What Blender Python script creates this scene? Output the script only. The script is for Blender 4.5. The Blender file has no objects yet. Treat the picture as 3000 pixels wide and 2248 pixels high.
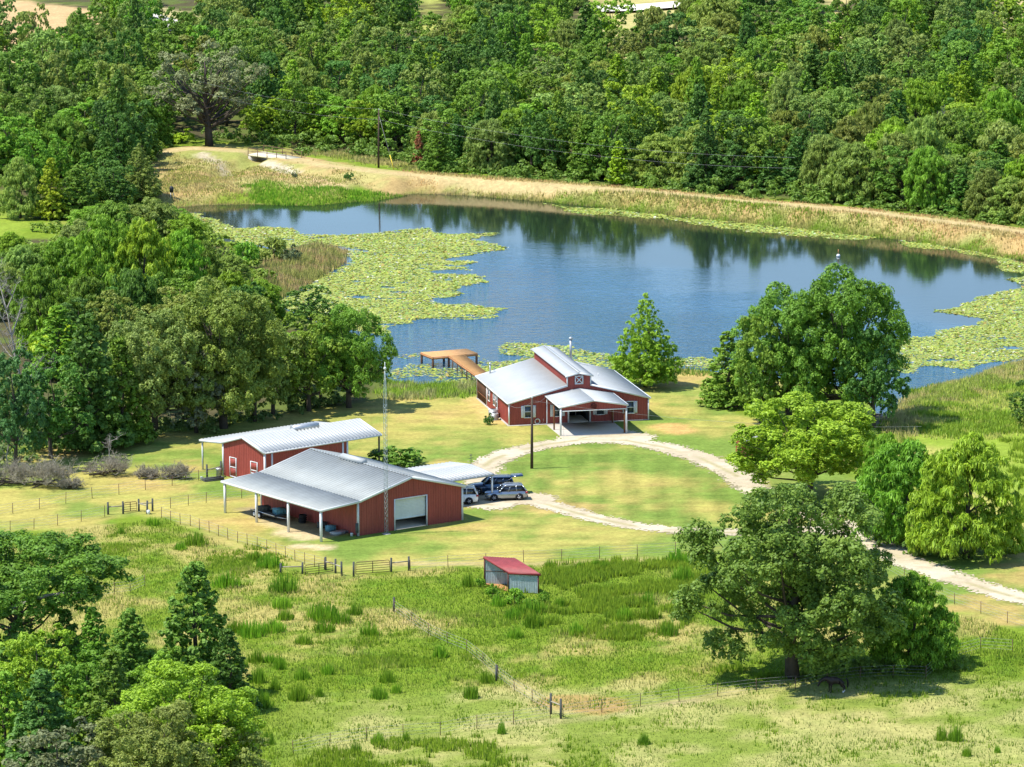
import bpy, math
import numpy as np
from mathutils import Vector, Matrix
S = bpy.context.scene
COL = S.collection
RNG = np.random.default_rng(7)

# ------------------------------------------------------------------ camera
F, PITCH, ROLL, HC = 14000., math.radians(10.2825), math.radians(-0.2334), 99.07   # focal length in photo pixels (3000 wide)
CP, SP, CR, SR = math.cos(PITCH), math.sin(PITCH), math.cos(ROLL), math.sin(ROLL)
cam_d = bpy.data.cameras.new('camera'); cam = bpy.data.objects.new('camera', cam_d); COL.objects.link(cam)
cam_d.sensor_width = 36.0; cam_d.sensor_fit = 'HORIZONTAL'; cam_d.lens = F/3000*36
cam_d.clip_start = 5; cam_d.clip_end = 30000
rt = Vector((1, 0, 0)); up = Vector((0, SP, CP)); bk = Vector((0, -CP, SP))
ca, sa = math.cos(ROLL), math.sin(ROLL)
xr = rt*ca + up*sa; yr = -rt*sa + up*ca      # image rolled by ROLL
M = Matrix((xr, yr, bk)).transposed().to_4x4(); M.translation = (0, 0, HC)
cam.matrix_world = M
S.camera = cam

# ------------------------------------------------------------------ sky, sun, exposure
SUN_EL = math.radians(61); to_sun = Vector((-1, -0.18, 0)).normalized()*math.cos(SUN_EL) + Vector((0, 0, math.sin(SUN_EL)))
w = bpy.data.worlds.new('World'); S.world = w; w.use_nodes = True
nt = w.node_tree; bg = nt.nodes['Background']; sky = nt.nodes.new('ShaderNodeTexSky')
sky.sky_type = 'NISHITA'; sky.sun_disc = False; sky.sun_elevation = SUN_EL
sky.sun_rotation = math.atan2(to_sun.x, to_sun.y); sky.air_density = 1.0; sky.dust_density = 0.0; sky.ozone_density = 4.0
nt.links.new(sky.outputs[0], bg.inputs[0]); bg.inputs[1].default_value = 0.15
sd = bpy.data.lights.new('sun', 'SUN'); sd.energy = 4.3; sd.angle = math.radians(0.53); sd.color = (1, 0.955, 0.87)
so = bpy.data.objects.new('sun', sd); COL.objects.link(so); so.rotation_euler = to_sun.to_track_quat('Z', 'Y').to_euler(); so.location = (-100, 400, 300)
S.view_settings.view_transform = 'Standard'; S.view_settings.look = 'None'
S.view_settings.exposure = 0.85; S.view_settings.gamma = 1.0; S.view_settings.use_curve_mapping = False
S.cycles.max_bounces = 6; S.cycles.diffuse_bounces = 3; S.cycles.glossy_bounces = 3; S.cycles.transmission_bounces = 3; S.cycles.transparent_max_bounces = 4
S.cycles.use_denoising = True
S.cycles.caustics_reflective = False; S.cycles.caustics_refractive = False

# ------------------------------------------------------------------ photo pixel -> place on the ground
def ray(px, py):
    x = px-1500.; y = py-1124.
    u = x*CR + y*SR; v = -x*SR + y*CR
    return u/F, CP - v/F*SP, -SP - v/F*CP
def at(px, py, z=0.):
    d = ray(px, py); t = (z-HC)/d[2]
    return np.array([d[0]*t, d[1]*t, z])
def atv(P, z=0.):
    return np.array([at(a, b, z)[:2] for a, b in P])
def toward(px, py, depth):          # place seen at a pixel, given its distance in y
    d = ray(px, py); t = depth/d[1]
    return np.array([d[0]*t, depth, HC + d[2]*t])
def projv(X, Y, Z=0.):
    Z = Z-HC; d = Y*CP - Z*SP; u_ = Y*SP + Z*CP
    x = F*X/d; y = -F*u_/d
    return 1500 + x*CR - y*SR, 1124 + x*SR + y*CR
def pscale(y):                      # metres per photo pixel across, at ground row y
    return HC/(F*SP + (y-1124)*CP)

# ------------------------------------------------------------------ 2-D helpers
def inside(P, X, Y):
    P = np.asarray(P, float); r = np.zeros(np.shape(X), bool); n = len(P)
    for i in range(n):
        x0, y0 = P[i]; x1, y1 = P[(i+1) % n]
        if y0 == y1: continue
        c = ((y0 > Y) != (y1 > Y)) & (X < (x1-x0)*(Y-y0)/(y1-y0) + x0)
        r ^= c
    return r
def segdist(P, X, Y, closed=False):
    P = np.asarray(P, float); D = np.full(np.shape(X), 1e9); n = len(P)
    for i in range(n if closed else n-1):
        a = P[i]; b = P[(i+1) % n]; d = b-a; L = max((d**2).sum(), 1e-9)
        t = np.clip(((X-a[0])*d[0] + (Y-a[1])*d[1])/L, 0, 1)
        D = np.minimum(D, np.hypot(X-a[0]-t*d[0], Y-a[1]-t*d[1]))
    return D
def sdist(P, X, Y):                 # signed: negative inside
    D = segdist(P, X, Y, True)
    return np.where(inside(P, X, Y), -D, D)
def sm(x): x = np.clip(x, 0, 1); return x*x*(3-2*x)
_h = np.random.default_rng(3).random((256, 256))
def vnoise(x, y):
    xi = np.floor(x).astype(int); yi = np.floor(y).astype(int); fx = x-xi; fy = y-yi
    fx = fx*fx*(3-2*fx); fy = fy*fy*(3-2*fy)
    g = lambda a, b: _h[a % 256, b % 256]
    return (g(xi, yi)*(1-fx)+g(xi+1, yi)*fx)*(1-fy) + (g(xi, yi+1)*(1-fx)+g(xi+1, yi+1)*fx)*fy
def fbm(x, y, s, o=4):
    r = 0; a = 1; t = 0
    for k in range(o):
        r = r + a*vnoise(x/s + 17.3*k, y/s + 9.1*k); t += a; a *= .55; s = s/2.03
    return r/t                      # 0..1 around .5

# ------------------------------------------------------------------ materials
def newmat(name):
    m = bpy.data.materials.new(name); m.use_nodes = True
    return m, m.node_tree, m.node_tree.nodes['Principled BSDF']
def plain(name, col, rough=.6, metal=0., spec=.4, var=.12, scale=6., bump=0.):
    m, t, b = newmat(name)
    b.inputs['Roughness'].default_value = rough; b.inputs['Metallic'].default_value = metal; b.inputs['Specular IOR Level'].default_value = spec
    tc = t.nodes.new('ShaderNodeTexCoord'); n = t.nodes.new('ShaderNodeTexNoise'); n.inputs['Scale'].default_value = scale; n.inputs['Detail'].default_value = 6
    n2 = t.nodes.new('ShaderNodeTexNoise'); n2.inputs['Scale'].default_value = scale*.13; n2.inputs['Detail'].default_value = 4
    t.links.new(tc.outputs['Object'], n.inputs['Vector']); t.links.new(tc.outputs['Object'], n2.inputs['Vector'])
    add = t.nodes.new('ShaderNodeMath'); add.operation = 'ADD'; t.links.new(n.outputs['Fac'], add.inputs[0]); t.links.new(n2.outputs['Fac'], add.inputs[1])
    mr = t.nodes.new('ShaderNodeMapRange'); mr.inputs['From Min'].default_value = .6; mr.inputs['From Max'].default_value = 1.4
    mr.inputs['To Min'].default_value = 1-var; mr.inputs['To Max'].default_value = 1+var
    t.links.new(add.outputs[0], mr.inputs['Value'])
    mx = t.nodes.new('ShaderNodeMix'); mx.data_type = 'RGBA'; mx.blend_type = 'MULTIPLY'; mx.inputs[0].default_value = 1
    mx.inputs[6].default_value = (*col, 1); t.links.new(mr.outputs[0], mx.inputs[7]); t.links.new(mx.outputs[2], b.inputs['Base Color'])
    if bump:
        bp = t.nodes.new('ShaderNodeBump'); bp.inputs['Strength'].default_value = bump; bp.inputs['Distance'].default_value = .05
        t.links.new(n.outputs['Fac'], bp.inputs['Height']); t.links.new(bp.outputs[0], b.inputs['Normal'])
    return m
def weather(m, amount=.16, scale=(2.6, 2.6, .35)):
    t = m.node_tree; b = t.nodes['Principled BSDF']; src = b.inputs['Base Color'].links[0].from_socket
    tc = t.nodes.new('ShaderNodeTexCoord'); mp = t.nodes.new('ShaderNodeMapping'); mp.inputs['Scale'].default_value = scale; n = t.nodes.new('ShaderNodeTexNoise'); n.inputs['Scale'].default_value = 1.; n.inputs['Detail'].default_value = 7; n.inputs['Roughness'].default_value = .7
    t.links.new(tc.outputs['Object'], mp.inputs['Vector']); t.links.new(mp.outputs[0], n.inputs['Vector'])
    mr = t.nodes.new('ShaderNodeMapRange'); mr.inputs['From Min'].default_value = .3; mr.inputs['From Max'].default_value = .7; mr.inputs['To Min'].default_value = 1-amount; mr.inputs['To Max'].default_value = 1+amount; t.links.new(n.outputs['Fac'], mr.inputs['Value'])
    mx = t.nodes.new('ShaderNodeMix'); mx.data_type = 'RGBA'; mx.blend_type = 'MULTIPLY'; mx.inputs[0].default_value = 1; t.links.new(src, mx.inputs[6]); t.links.new(mr.outputs[0], mx.inputs[7]); t.links.new(mx.outputs[2], b.inputs['Base Color'])
def attr_mat(name, rough=.9, spec=.1, transl=0., noise=None, sward=0.):
    """colour from the point attribute 'col'; noise = [(scale, amount)...] multiplies it"""
    m, t, b = newmat(name); b.inputs['Roughness'].default_value = rough; b.inputs['Specular IOR Level'].default_value = spec
    a = t.nodes.new('ShaderNodeAttribute'); a.attribute_name = 'col'; out = a.outputs['Color']
    ge = t.nodes.new('ShaderNodeNewGeometry')
    for sc, am in noise or ():
        n = t.nodes.new('ShaderNodeTexNoise'); n.inputs['Scale'].default_value = sc; n.inputs['Detail'].default_value = 5; n.inputs['Roughness'].default_value = .65
        t.links.new(ge.outputs['Position'], n.inputs['Vector'])
        mr = t.nodes.new('ShaderNodeMapRange'); mr.inputs['From Min'].default_value = .3; mr.inputs['From Max'].default_value = .7
        mr.inputs['To Min'].default_value = 1-am; mr.inputs['To Max'].default_value = 1+am; t.links.new(n.outputs['Fac'], mr.inputs['Value'])
        mx = t.nodes.new('ShaderNodeMix'); mx.data_type = 'RGBA'; mx.blend_type = 'MULTIPLY'; mx.inputs[0].default_value = 1
        t.links.new(out, mx.inputs[6]); t.links.new(mr.outputs[0], mx.inputs[7]); out = mx.outputs[2]
    t.links.new(out, b.inputs['Base Color'])
    if sward:
        vm = t.nodes.new('ShaderNodeMix'); vm.data_type = 'VECTOR'; vm.inputs[0].default_value = sward; t.links.new(ge.outputs['Normal'], vm.inputs[4]); vm.inputs[5].default_value = (0, 0, 1)
        t.links.new(vm.outputs[1], b.inputs['Normal'])
    if transl:
        tr = t.nodes.new('ShaderNodeBsdfTranslucent'); gm = t.nodes.new('ShaderNodeMix'); gm.data_type = 'RGBA'; gm.blend_type = 'MULTIPLY'; gm.inputs[0].default_value = 1; gm.inputs[7].default_value = (1.7, 1.7, 1.7, 1) if sward else (1, 1, 1, 1)
        t.links.new(out, gm.inputs[6]); t.links.new(gm.outputs[2], tr.inputs['Color']); ms = t.nodes.new('ShaderNodeMixShader'); ms.inputs[0].default_value = transl
        t.links.new(b.outputs[0], ms.inputs[1]); t.links.new(tr.outputs[0], ms.inputs[2]); t.links.new(ms.outputs[0], t.nodes['Material Output'].inputs['Surface'])
    return m
def leaf_mat():
    m, t, b = newmat('leaf'); b.inputs['Roughness'].default_value = .55; b.inputs['Specular IOR Level'].default_value = .28
    oi = t.nodes.new('ShaderNodeObjectInfo'); a = t.nodes.new('ShaderNodeAttribute'); a.attribute_name = 'var'
    mr = t.nodes.new('ShaderNodeMapRange'); mr.inputs['To Min'].default_value = .62; mr.inputs['To Max'].default_value = 1.42; t.links.new(a.outputs['Fac'], mr.inputs['Value'])
    mx = t.nodes.new('ShaderNodeMix'); mx.data_type = 'RGBA'; mx.blend_type = 'MULTIPLY'; mx.inputs[0].default_value = 1
    t.links.new(oi.outputs['Color'], mx.inputs[6]); t.links.new(mr.outputs[0], mx.inputs[7])
    hs = t.nodes.new('ShaderNodeHueSaturation'); hr = t.nodes.new('ShaderNodeMapRange'); hr.inputs['To Min'].default_value = .468; hr.inputs['To Max'].default_value = .506
    fr = t.nodes.new('ShaderNodeMath'); fr.operation = 'MULTIPLY_ADD'; fr.inputs[1].default_value = .6; t.links.new(a.outputs['Fac'], fr.inputs[0])
    rr = t.nodes.new('ShaderNodeMath'); rr.operation = 'MULTIPLY'; rr.inputs[1].default_value = .4; t.links.new(oi.outputs['Random'], rr.inputs[0]); t.links.new(rr.outputs[0], fr.inputs[2])
    inv = t.nodes.new('ShaderNodeMath'); inv.operation = 'SUBTRACT'; inv.inputs[0].default_value = 1; t.links.new(fr.outputs[0], inv.inputs[1])
    t.links.new(inv.outputs[0], hr.inputs['Value']); t.links.new(hr.outputs[0], hs.inputs['Hue']); t.links.new(mx.outputs[2], hs.inputs['Color'])
    t.links.new(hs.outputs[0], b.inputs['Base Color'])
    tr = t.nodes.new('ShaderNodeBsdfTranslucent'); t.links.new(hs.outputs[0], tr.inputs['Color']); ms = t.nodes.new('ShaderNodeMixShader'); ms.inputs[0].default_value = .33
    t.links.new(b.outputs[0], ms.inputs[1]); t.links.new(tr.outputs[0], ms.inputs[2]); t.links.new(ms.outputs[0], t.nodes['Material Output'].inputs['Surface'])
    return m
def water_mat():
    m, t, b = newmat('pond_water'); b.inputs['Base Color'].default_value = (.005, .050, .104, 1); b.inputs['Roughness'].default_value = .06; b.inputs['IOR'].default_value = 1.33; b.inputs['Specular IOR Level'].default_value = .36
    ge = t.nodes.new('ShaderNodeNewGeometry'); mp = t.nodes.new('ShaderNodeMapping'); mp.inputs['Scale'].default_value = (.8, 1.6, 1); t.links.new(ge.outputs['Position'], mp.inputs['Vector'])
    n1 = t.nodes.new('ShaderNodeTexNoise'); n1.inputs['Scale'].default_value = 1.5; n1.inputs['Detail'].default_value = 4
    n2 = t.nodes.new('ShaderNodeTexNoise'); n2.inputs['Scale'].default_value = .45; n2.inputs['Detail'].default_value = 3
    t.links.new(mp.outputs[0], n1.inputs['Vector']); t.links.new(mp.outputs[0], n2.inputs['Vector'])
    ad = t.nodes.new('ShaderNodeMath'); ad.operation = 'ADD'; t.links.new(n1.outputs['Fac'], ad.inputs[0]); t.links.new(n2.outputs['Fac'], ad.inputs[1])
    # breeze: the water in the lee of the dam lies calmer
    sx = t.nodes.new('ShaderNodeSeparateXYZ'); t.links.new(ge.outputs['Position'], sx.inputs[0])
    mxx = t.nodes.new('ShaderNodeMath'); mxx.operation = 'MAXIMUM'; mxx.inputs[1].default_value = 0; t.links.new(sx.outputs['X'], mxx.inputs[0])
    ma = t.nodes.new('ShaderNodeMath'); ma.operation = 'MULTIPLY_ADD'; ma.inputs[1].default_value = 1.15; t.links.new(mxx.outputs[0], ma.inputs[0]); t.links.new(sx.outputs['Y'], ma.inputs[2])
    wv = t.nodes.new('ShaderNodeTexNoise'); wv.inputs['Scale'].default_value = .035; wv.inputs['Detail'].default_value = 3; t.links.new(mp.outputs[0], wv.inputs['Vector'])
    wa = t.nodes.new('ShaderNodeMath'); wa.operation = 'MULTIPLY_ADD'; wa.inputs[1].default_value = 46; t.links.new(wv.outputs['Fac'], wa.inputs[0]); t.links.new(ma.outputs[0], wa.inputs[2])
    cal = t.nodes.new('ShaderNodeMapRange'); cal.interpolation_type = 'SMOOTHSTEP'; cal.inputs['From Min'].default_value = 618; cal.inputs['From Max'].default_value = 694; cal.inputs['To Min'].default_value = 1.0; cal.inputs['To Max'].default_value = .02
    t.links.new(wa.outputs[0], cal.inputs['Value'])
    # base colour darkens toward the dam, painting in the trees' dark reflection
    refl = t.nodes.new('ShaderNodeMapRange'); refl.interpolation_type = 'SMOOTHSTEP'; refl.inputs['From Min'].default_value = 655; refl.inputs['From Max'].default_value = 692; t.links.new(wa.outputs[0], refl.inputs['Value'])
    mc = t.nodes.new('ShaderNodeMix'); mc.data_type = 'RGBA'; mc.inputs[6].default_value = (.004, .060, .118, 1); mc.inputs[7].default_value = (.010, .020, .012, 1); t.links.new(refl.outputs[0], mc.inputs[0]); t.links.new(mc.outputs[2], b.inputs['Base Color'])
    bp = t.nodes.new('ShaderNodeBump'); bp.inputs['Distance'].default_value = .12; t.links.new(cal.outputs[0], bp.inputs['Strength']); t.links.new(ad.outputs[0], bp.inputs['Height'])
    t.links.new(bp.outputs[0], b.inputs['Normal'])
    return m
MT = dict(
    red=plain('barn_red_steel', (.275, .055, .042), .5, 0, .35, .14, 3), white=plain('white_trim_paint', (.62, .64, .64), .5, 0, .4, .05, 5),
    roof_white=plain('white_steel_roof', (.35, .365, .36), .5, .0, .5, .05, 1.2), roof_grey=plain('galvalume_roof', (.265, .285, .278), .55, .05, .5, .08, 1.0),
    roof_red=plain('red_roof_sheet', (.25, .042, .042), .6, 0, .4, .12, 3), tin=plain('weathered_tin', (.36, .42, .44), .5, .35, .5, .22, 5),
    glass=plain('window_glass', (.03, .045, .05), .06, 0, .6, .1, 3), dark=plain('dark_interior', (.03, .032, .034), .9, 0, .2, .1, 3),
    concrete=plain('concrete', (.42, .385, .33), .9, 0, .2, .1, 2, .1), barn_gravel=plain('packed_gravel', (.42, .37, .28), .95, 0, .1, .15, 3, .2),
    wood=plain('brown_wood', (.20, .085, .04), .8, 0, .2, .2, 8), greypost=plain('weathered_post', (.085, .09, .085), .9, 0, .1, .25, 8),
    pole=plain('creosote_pole', (.085, .06, .045), .9, 0, .1, .25, 4), steel=plain('galvanised_steel', (.45, .47, .48), .45, .6, .5, .12, 4),
    rust=plain('rusty_pipe', (.13, .075, .05), .8, .1, .2, .25, 6), deck=plain('cedar_deck', (.56, .31, .13), .75, 0, .2, .14, 4), deckpost=plain('dock_post', (.10, .06, .04), .85, 0, .1, .2, 5),
    bark=plain('bark', (.085, .07, .055), .95, 0, .05, .3, 3, .4), palebark=plain('pale_bark', (.30, .27, .24), .95, 0, .05, .25, 3), greytwig=plain('grey_twigs', (.31, .28, .21), .95, 0, .05, .3, 2),
    wire=plain('wire', (.32, .32, .31), .6, .3, .3, .05), tyre=plain('rubber', (.018, .018, .019), .8, 0, .2, .1), rim=plain('alloy_rim', (.55, .56, .57), .3, .7, .5, .05),
    silver=plain('silver_car_paint', (.30, .33, .36), .2, .75, .6, .02), blue=plain('dark_blue_car_paint', (.012, .036, .085), .15, .2, .7, .02), pearl=plain('white_car_paint', (.72, .74, .75), .2, 0, .6, .02),
    cglass=plain('car_glass', (.012, .018, .024), .05, 0, .8, .02), lamp=plain('lamp_lens', (.7, .72, .74), .12, .2, .8, .02), tail=plain('red_lens', (.35, .015, .015), .15, 0, .7, .02),
    black=plain('black_plastic', (.02, .02, .022), .5, 0, .4, .1), screen=plain('porch_screen', (.075, .065, .05), .8, 0, .2, .2, 6), wreath=plain('rusty_wreath', (.14, .035, .025), .8, 0, .2, .3, 12),
    horse=plain('dark_bay_coat', (.022, .014, .011), .55, 0, .3, .2, 4), hair=plain('black_hair', (.010, .009, .009), .7, 0, .2, .1), sock=plain('white_sock', (.62, .60, .58), .8, 0, .2, .05),
    creeper=plain('bridge_slab', (.62, .56, .40), .85, 0, .2, .08, 1.5), blue_tub=plain('faded_blue_plastic', (.12, .30, .36), .6, 0, .3, .1), orange=plain('bare_red_soil', (.46, .23, .10), .95, 0, .1, .2, 2),
)
LEAF = leaf_mat()
weather(MT['red'], .2); weather(MT['tin'], .22); weather(MT['roof_white'], .07, (.5, .5, .5)); weather(MT['roof_grey'], .12, (.35, .35, .35)); weather(MT['roof_red'], .18, (1.5, 1.5, 1.5))

# ------------------------------------------------------------------ objects
def tag(o, label=None, cat=None, group=None, kind=None):
    for k, v in (('label', label), ('category', cat), ('group', group), ('kind', kind)):
        if v: o[k] = v
    return o
def raw_mesh(name, V, Fc, mat=None, attrs=None, smooth=False):
    """Fc: list of faces, or an (n,k) array of equal faces"""
    me = bpy.data.meshes.new(name); V = np.asarray(V, np.float32)
    if isinstance(Fc, np.ndarray) and Fc.ndim == 2:
        n, k = Fc.shape; loops = Fc.astype(np.int32).ravel(); starts = np.arange(n, dtype=np.int32)*k
    else:
        loops = np.array([i for f_ in Fc for i in f_], np.int32); ln = np.array([len(f_) for f_ in Fc]); n = len(ln); starts = np.concatenate([[0], np.cumsum(ln)[:-1]]).astype(np.int32)
    me.vertices.add(len(V)); me.vertices.foreach_set('co', V.ravel())
    me.loops.add(len(loops)); me.loops.foreach_set('vertex_index', loops)
    me.polygons.add(n); me.polygons.foreach_set('loop_start', starts)
    if smooth: me.polygons.foreach_set('use_smooth', np.ones(n, bool))
    for an, (typ, data) in (attrs or {}).items():
        a = me.attributes.new(an, typ, 'POINT')
        if typ == 'FLOAT_COLOR':
            d = np.ones((len(V), 4), np.float32); d[:, :3] = data; a.data.foreach_set('color', d.ravel())
        else: a.data.foreach_set('value', np.asarray(data, np.float32))
    me.update(calc_edges=True)
    if mat: me.materials.append(mat)
    return me
def link(name, me, parent=None, loc=None, rz=0.):
    o = bpy.data.objects.new(name, me); COL.objects.link(o)
    if parent: o.parent = parent
    if loc is not None: o.location = loc
    if rz: o.rotation_euler = (0, 0, rz)
    return o
def empty(name, loc, rz=0.):
    o = bpy.data.objects.new(name, None); COL.objects.link(o); o.location = loc; o.rotation_euler = (0, 0, rz); o.empty_display_size = .5
    return o
class MB:
    def __init__(s): s.v = []; s.f = []
    def poly(s, P):
        b = len(s.v); s.v += [tuple(p) for p in P]; s.f.append(list(range(b, b+len(P)))); return s
    def hull8(s, a, b):         # a, b: two rings of equal length, closed solid
        n = len(a); o = len(s.v); s.v += [tuple(p) for p in a] + [tuple(p) for p in b]
        s.f.append([o+i for i in range(n)][::-1]); s.f.append([o+n+i for i in range(n)])
        for i in range(n): j = (i+1) % n; s.f.append([o+i, o+j, o+n+j, o+n+i])
        return s
    def box(s, x0, x1, y0, y1, z0, z1):
        return s.hull8([(x0, y0, z0), (x1, y0, z0), (x1, y1, z0), (x0, y1, z0)], [(x0, y0, z1), (x1, y0, z1), (x1, y1, z1), (x0, y1, z1)])
    def bar(s, a, b, wd, ht=None):  # rectangular bar between two points
        a = Vector(a); b = Vector(b); d = (b-a).normalized(); ht = ht or wd
        u = Vector((0, 0, 1)).cross(d)
        u = Vector((1, 0, 0)) if u.length < 1e-4 else u.normalized()
        v = d.cross(u); u *= wd/2; v *= ht/2
        return s.hull8([a-u-v, a+u-v, a+u+v, a-u+v], [b-u-v, b+u-v, b+u+v, b-u+v])
    def tube(s, pts, r, n=6, caps=True):
        pts = [Vector(p) for p in pts]; r = r if hasattr(r, '__len__') else [r]*len(pts); o = len(s.v); m = len(pts)
        for i, p in enumerate(pts):
            d = (pts[min(i+1, m-1)] - pts[max(i-1, 0)]).normalized()
            u = d.cross(Vector((0, 0, 1)) if abs(d.z) < .9 else Vector((1, 0, 0))).normalized(); v = d.cross(u)
            for k in range(n):
                a = 2*math.pi*k/n; s.v.append(tuple(p + (u*math.cos(a)+v*math.sin(a))*r[i]))
        for i in range(m-1):
            for k in range(n): k2 = (k+1) % n; s.f.append([o+i*n+k, o+i*n+k2, o+(i+1)*n+k2, o+(i+1)*n+k])
        if caps: s.f.append([o+k for k in range(n)][::-1]); s.f.append([o+(m-1)*n+k for k in range(n)])
        return s
    def lathe(s, prof, n=12, c=(0, 0, 0)):
        o = len(s.v)
        for r, z in prof:
            for k in range(n): a = 2*math.pi*k/n; s.v.append((c[0]+r*math.cos(a), c[1]+r*math.sin(a), c[2]+z))
        for i in range(len(prof)-1):
            for k in range(n): k2 = (k+1) % n; s.f.append([o+i*n+k, o+i*n+k2, o+(i+1)*n+k2, o+(i+1)*n+k])
        s.f.append([o+k for k in range(n)][::-1]); s.f.append([o+(len(prof)-1)*n+k for k in range(n)])
        return s
    def build(s, name, mat, parent=None, smooth=False, weld=False):
        me = raw_mesh(name, s.v, s.f, mat, smooth=smooth)
        if weld:
            import bmesh
            b = bmesh.new(); b.from_mesh(me); bmesh.ops.remove_doubles(b, verts=b.verts, dist=1e-4); b.to_mesh(me); b.free()
        return link(name, me, parent)
def ribs(width, step=.3, amp=.03, rw=.09):
    """profile across a steel panel: (u, offset)"""
    P = [(0, 0)]; n = max(1, int(round(width/step))); st = width/n
    for i in range(n):
        c = (i+.5)*st
        P += [(c-rw/2-.015, 0), (c-rw/2+.01, amp), (c+rw/2-.01, amp), (c+rw/2+.015, 0)]
    return P + [(width, 0)]
def panel_roof(mb, o, U, V, width, length, step=.3, amp=.035, th=.07, rw=.09):
    """ribbed sheet: ribs run along V, spaced along U; a closed prism"""
    o = Vector(o); U = Vector(U).normalized(); V = Vector(V).normalized(); N = U.cross(V).normalized()
    if N.z < 0: N = -N
    P = ribs(width, step, amp, rw)
    r0 = [o+U*u+N*a for u, a in P] + [o+U*width-N*th, o-N*th]
    r1 = [p+V*length for p in r0]
    mb.hull8(r0, r1)
def panel_wall(mb, o, U, Nn, width, top, openings=(), zb=0., step=.3, amp=.03, rw=.09):
    """ribbed wall from o along U, outward normal Nn; top: height or function of u; openings (u0,u1,z0,z1)"""
    o = Vector(o); U = Vector(U); Nn = Vector(Nn); tf = top if callable(top) else (lambda u: top)
    P = ribs(width, step, amp, rw); us = sorted({round(u, 4) for u, a in P} | {u for q in openings for u in q[:2]} | ({width/2} if callable(top) else set()))
    off = lambda u: float(np.interp(u, [p[0] for p in P], [p[1] for p in P]))
    for u0, u1 in zip(us, us[1:]):
        if u1-u0 < 1e-5: continue
        mid = (u0+u1)/2; cuts = sorted((q[2], q[3]) for q in openings if q[0] < mid < q[1]); z = zb; segs = []
        for a, b in cuts: segs.append((z, a)); z = b
        segs.append((z, None))
        for a, b in segs:
            t0 = tf(u0) if b is None else b; t1 = tf(u1) if b is None else b
            if t0-a < .01: continue
            p = lambda u, z_: tuple(o+U*u+Nn*off(u)+Vector((0, 0, z_)))
            mb.poly([p(u0, a), p(u1, a), p(u1, t1), p(u0, t0)])
def copy_tree(o, parent=None):
    c = o.copy(); COL.objects.link(c)
    if parent: c.parent = parent
    for ch in CH.get(o.name, ()): copy_tree(ch, c)
    return c
CH = {}

# ================================================================== terrain
ZW = -0.7
POND = [(493,611),(600,601),(742,599),(905,604),(1000,595),(1090,590),(1217,567),(1389,574),(1588,590),(1800,612),(2000,635),(2271,662),(2452,682),(2700,710),(2905,745),(3060,772),(3200,860),(3160,1000),
        (3010,1050),(2900,1078),(2830,1112),(2750,1130),(2650,1150),(2640,1190),(2600,1222),(2570,1210),(2560,1180),(2480,1140),(2300,1110),(2060,1086),(1990,1080),(1900,1088),(1800,1094),(1600,1106),(1450,1116),(1390,1126),(1250,1128),(1150,1118),
        (1125,1085),(1080,1015),(1000,965),(880,925),(790,885),(850,862),(930,815),(1000,774),(1014,742),(1000,724),(900,716),(850,742),(760,722),(640,702),(560,680),(510,640)]
PW = atv(POND, ZW)
DAM = np.vstack([atv([(470,452),(560,440),(640,444),(735,450)], 1.2), atv([(860,466),(950,485),(1000,492),(1150,508),(1350,524),(1600,541),(1900,562),(2200,592),(2500,618),(2750,648),(3000,680),(3300,730)], 1.4)])
CHAN = atv([(900,432),(832,452),(790,462),(745,480),(690,492),(640,520)], .4)
BANK = atv([(380,470),(480,455),(730,450),(850,468),(1000,495),(1060,530),(960,560),(820,545),(640,560),(520,590),(430,560)], .8)
DAMLINE = DAM
def height(X, Y):
    sdp = sdist(PW, X, Y)
    bank = np.where(sdp < 0, ZW-np.minimum(1.6, .3*-sdp), ZW+(-ZW)*sm(sdp/4.))
    dd = segdist(DAMLINE, X, Y); dam = 1.4*(1-sm((dd-2.4)/6.5))
    sb = sdist(BANK, X, Y); dam = np.maximum(dam, .75*(1-sm((sb+1)/5.)))
    h = bank + dam*sm(sdp/3.5)
    ch = segdist(CHAN, X, Y); h = h - 1.15*(1-sm((ch-.8)/2.4))*sm(sdp/3.)
    far = np.clip((np.abs(X)-140)/400, 0, 1) + np.clip((Y-1050)/600, 0, 1)
    return h + .25*(fbm(X, Y, 22)-.5)*sm((np.minimum(sdp, segdist(LAWN, X, Y, True)*np.where(inside(LAWN, X, Y), 0, 1)))/8.) + far*6*(fbm(X, Y, 300)-.4)
LAWN = atv([(-60,1330),(300,1290),(700,1225),(1000,1190),(1200,1130),(1420,1150),(1500,1060),(2060,1075),(2140,1180),(2360,1300),(2560,1420),(2700,1500),(3050,1640),(3050,1870),(2850,1800),(2560,1790),(2300,1640),(2070,1640),(1700,1645),(1300,1660),(1000,1680),(830,1660),(640,1580),(480,1510),(0,1580),(-60,1580)])
def gz(x, y): return float(height(np.array([x]), np.array([y]))[0])
def on(px, py, it=4):                      # point of the terrain seen at a pixel
    z = 0.
    for _ in range(it):
        p = at(px, py, z); z = gz(p[0], p[1])
    return np.array([p[0], p[1], z])

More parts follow.
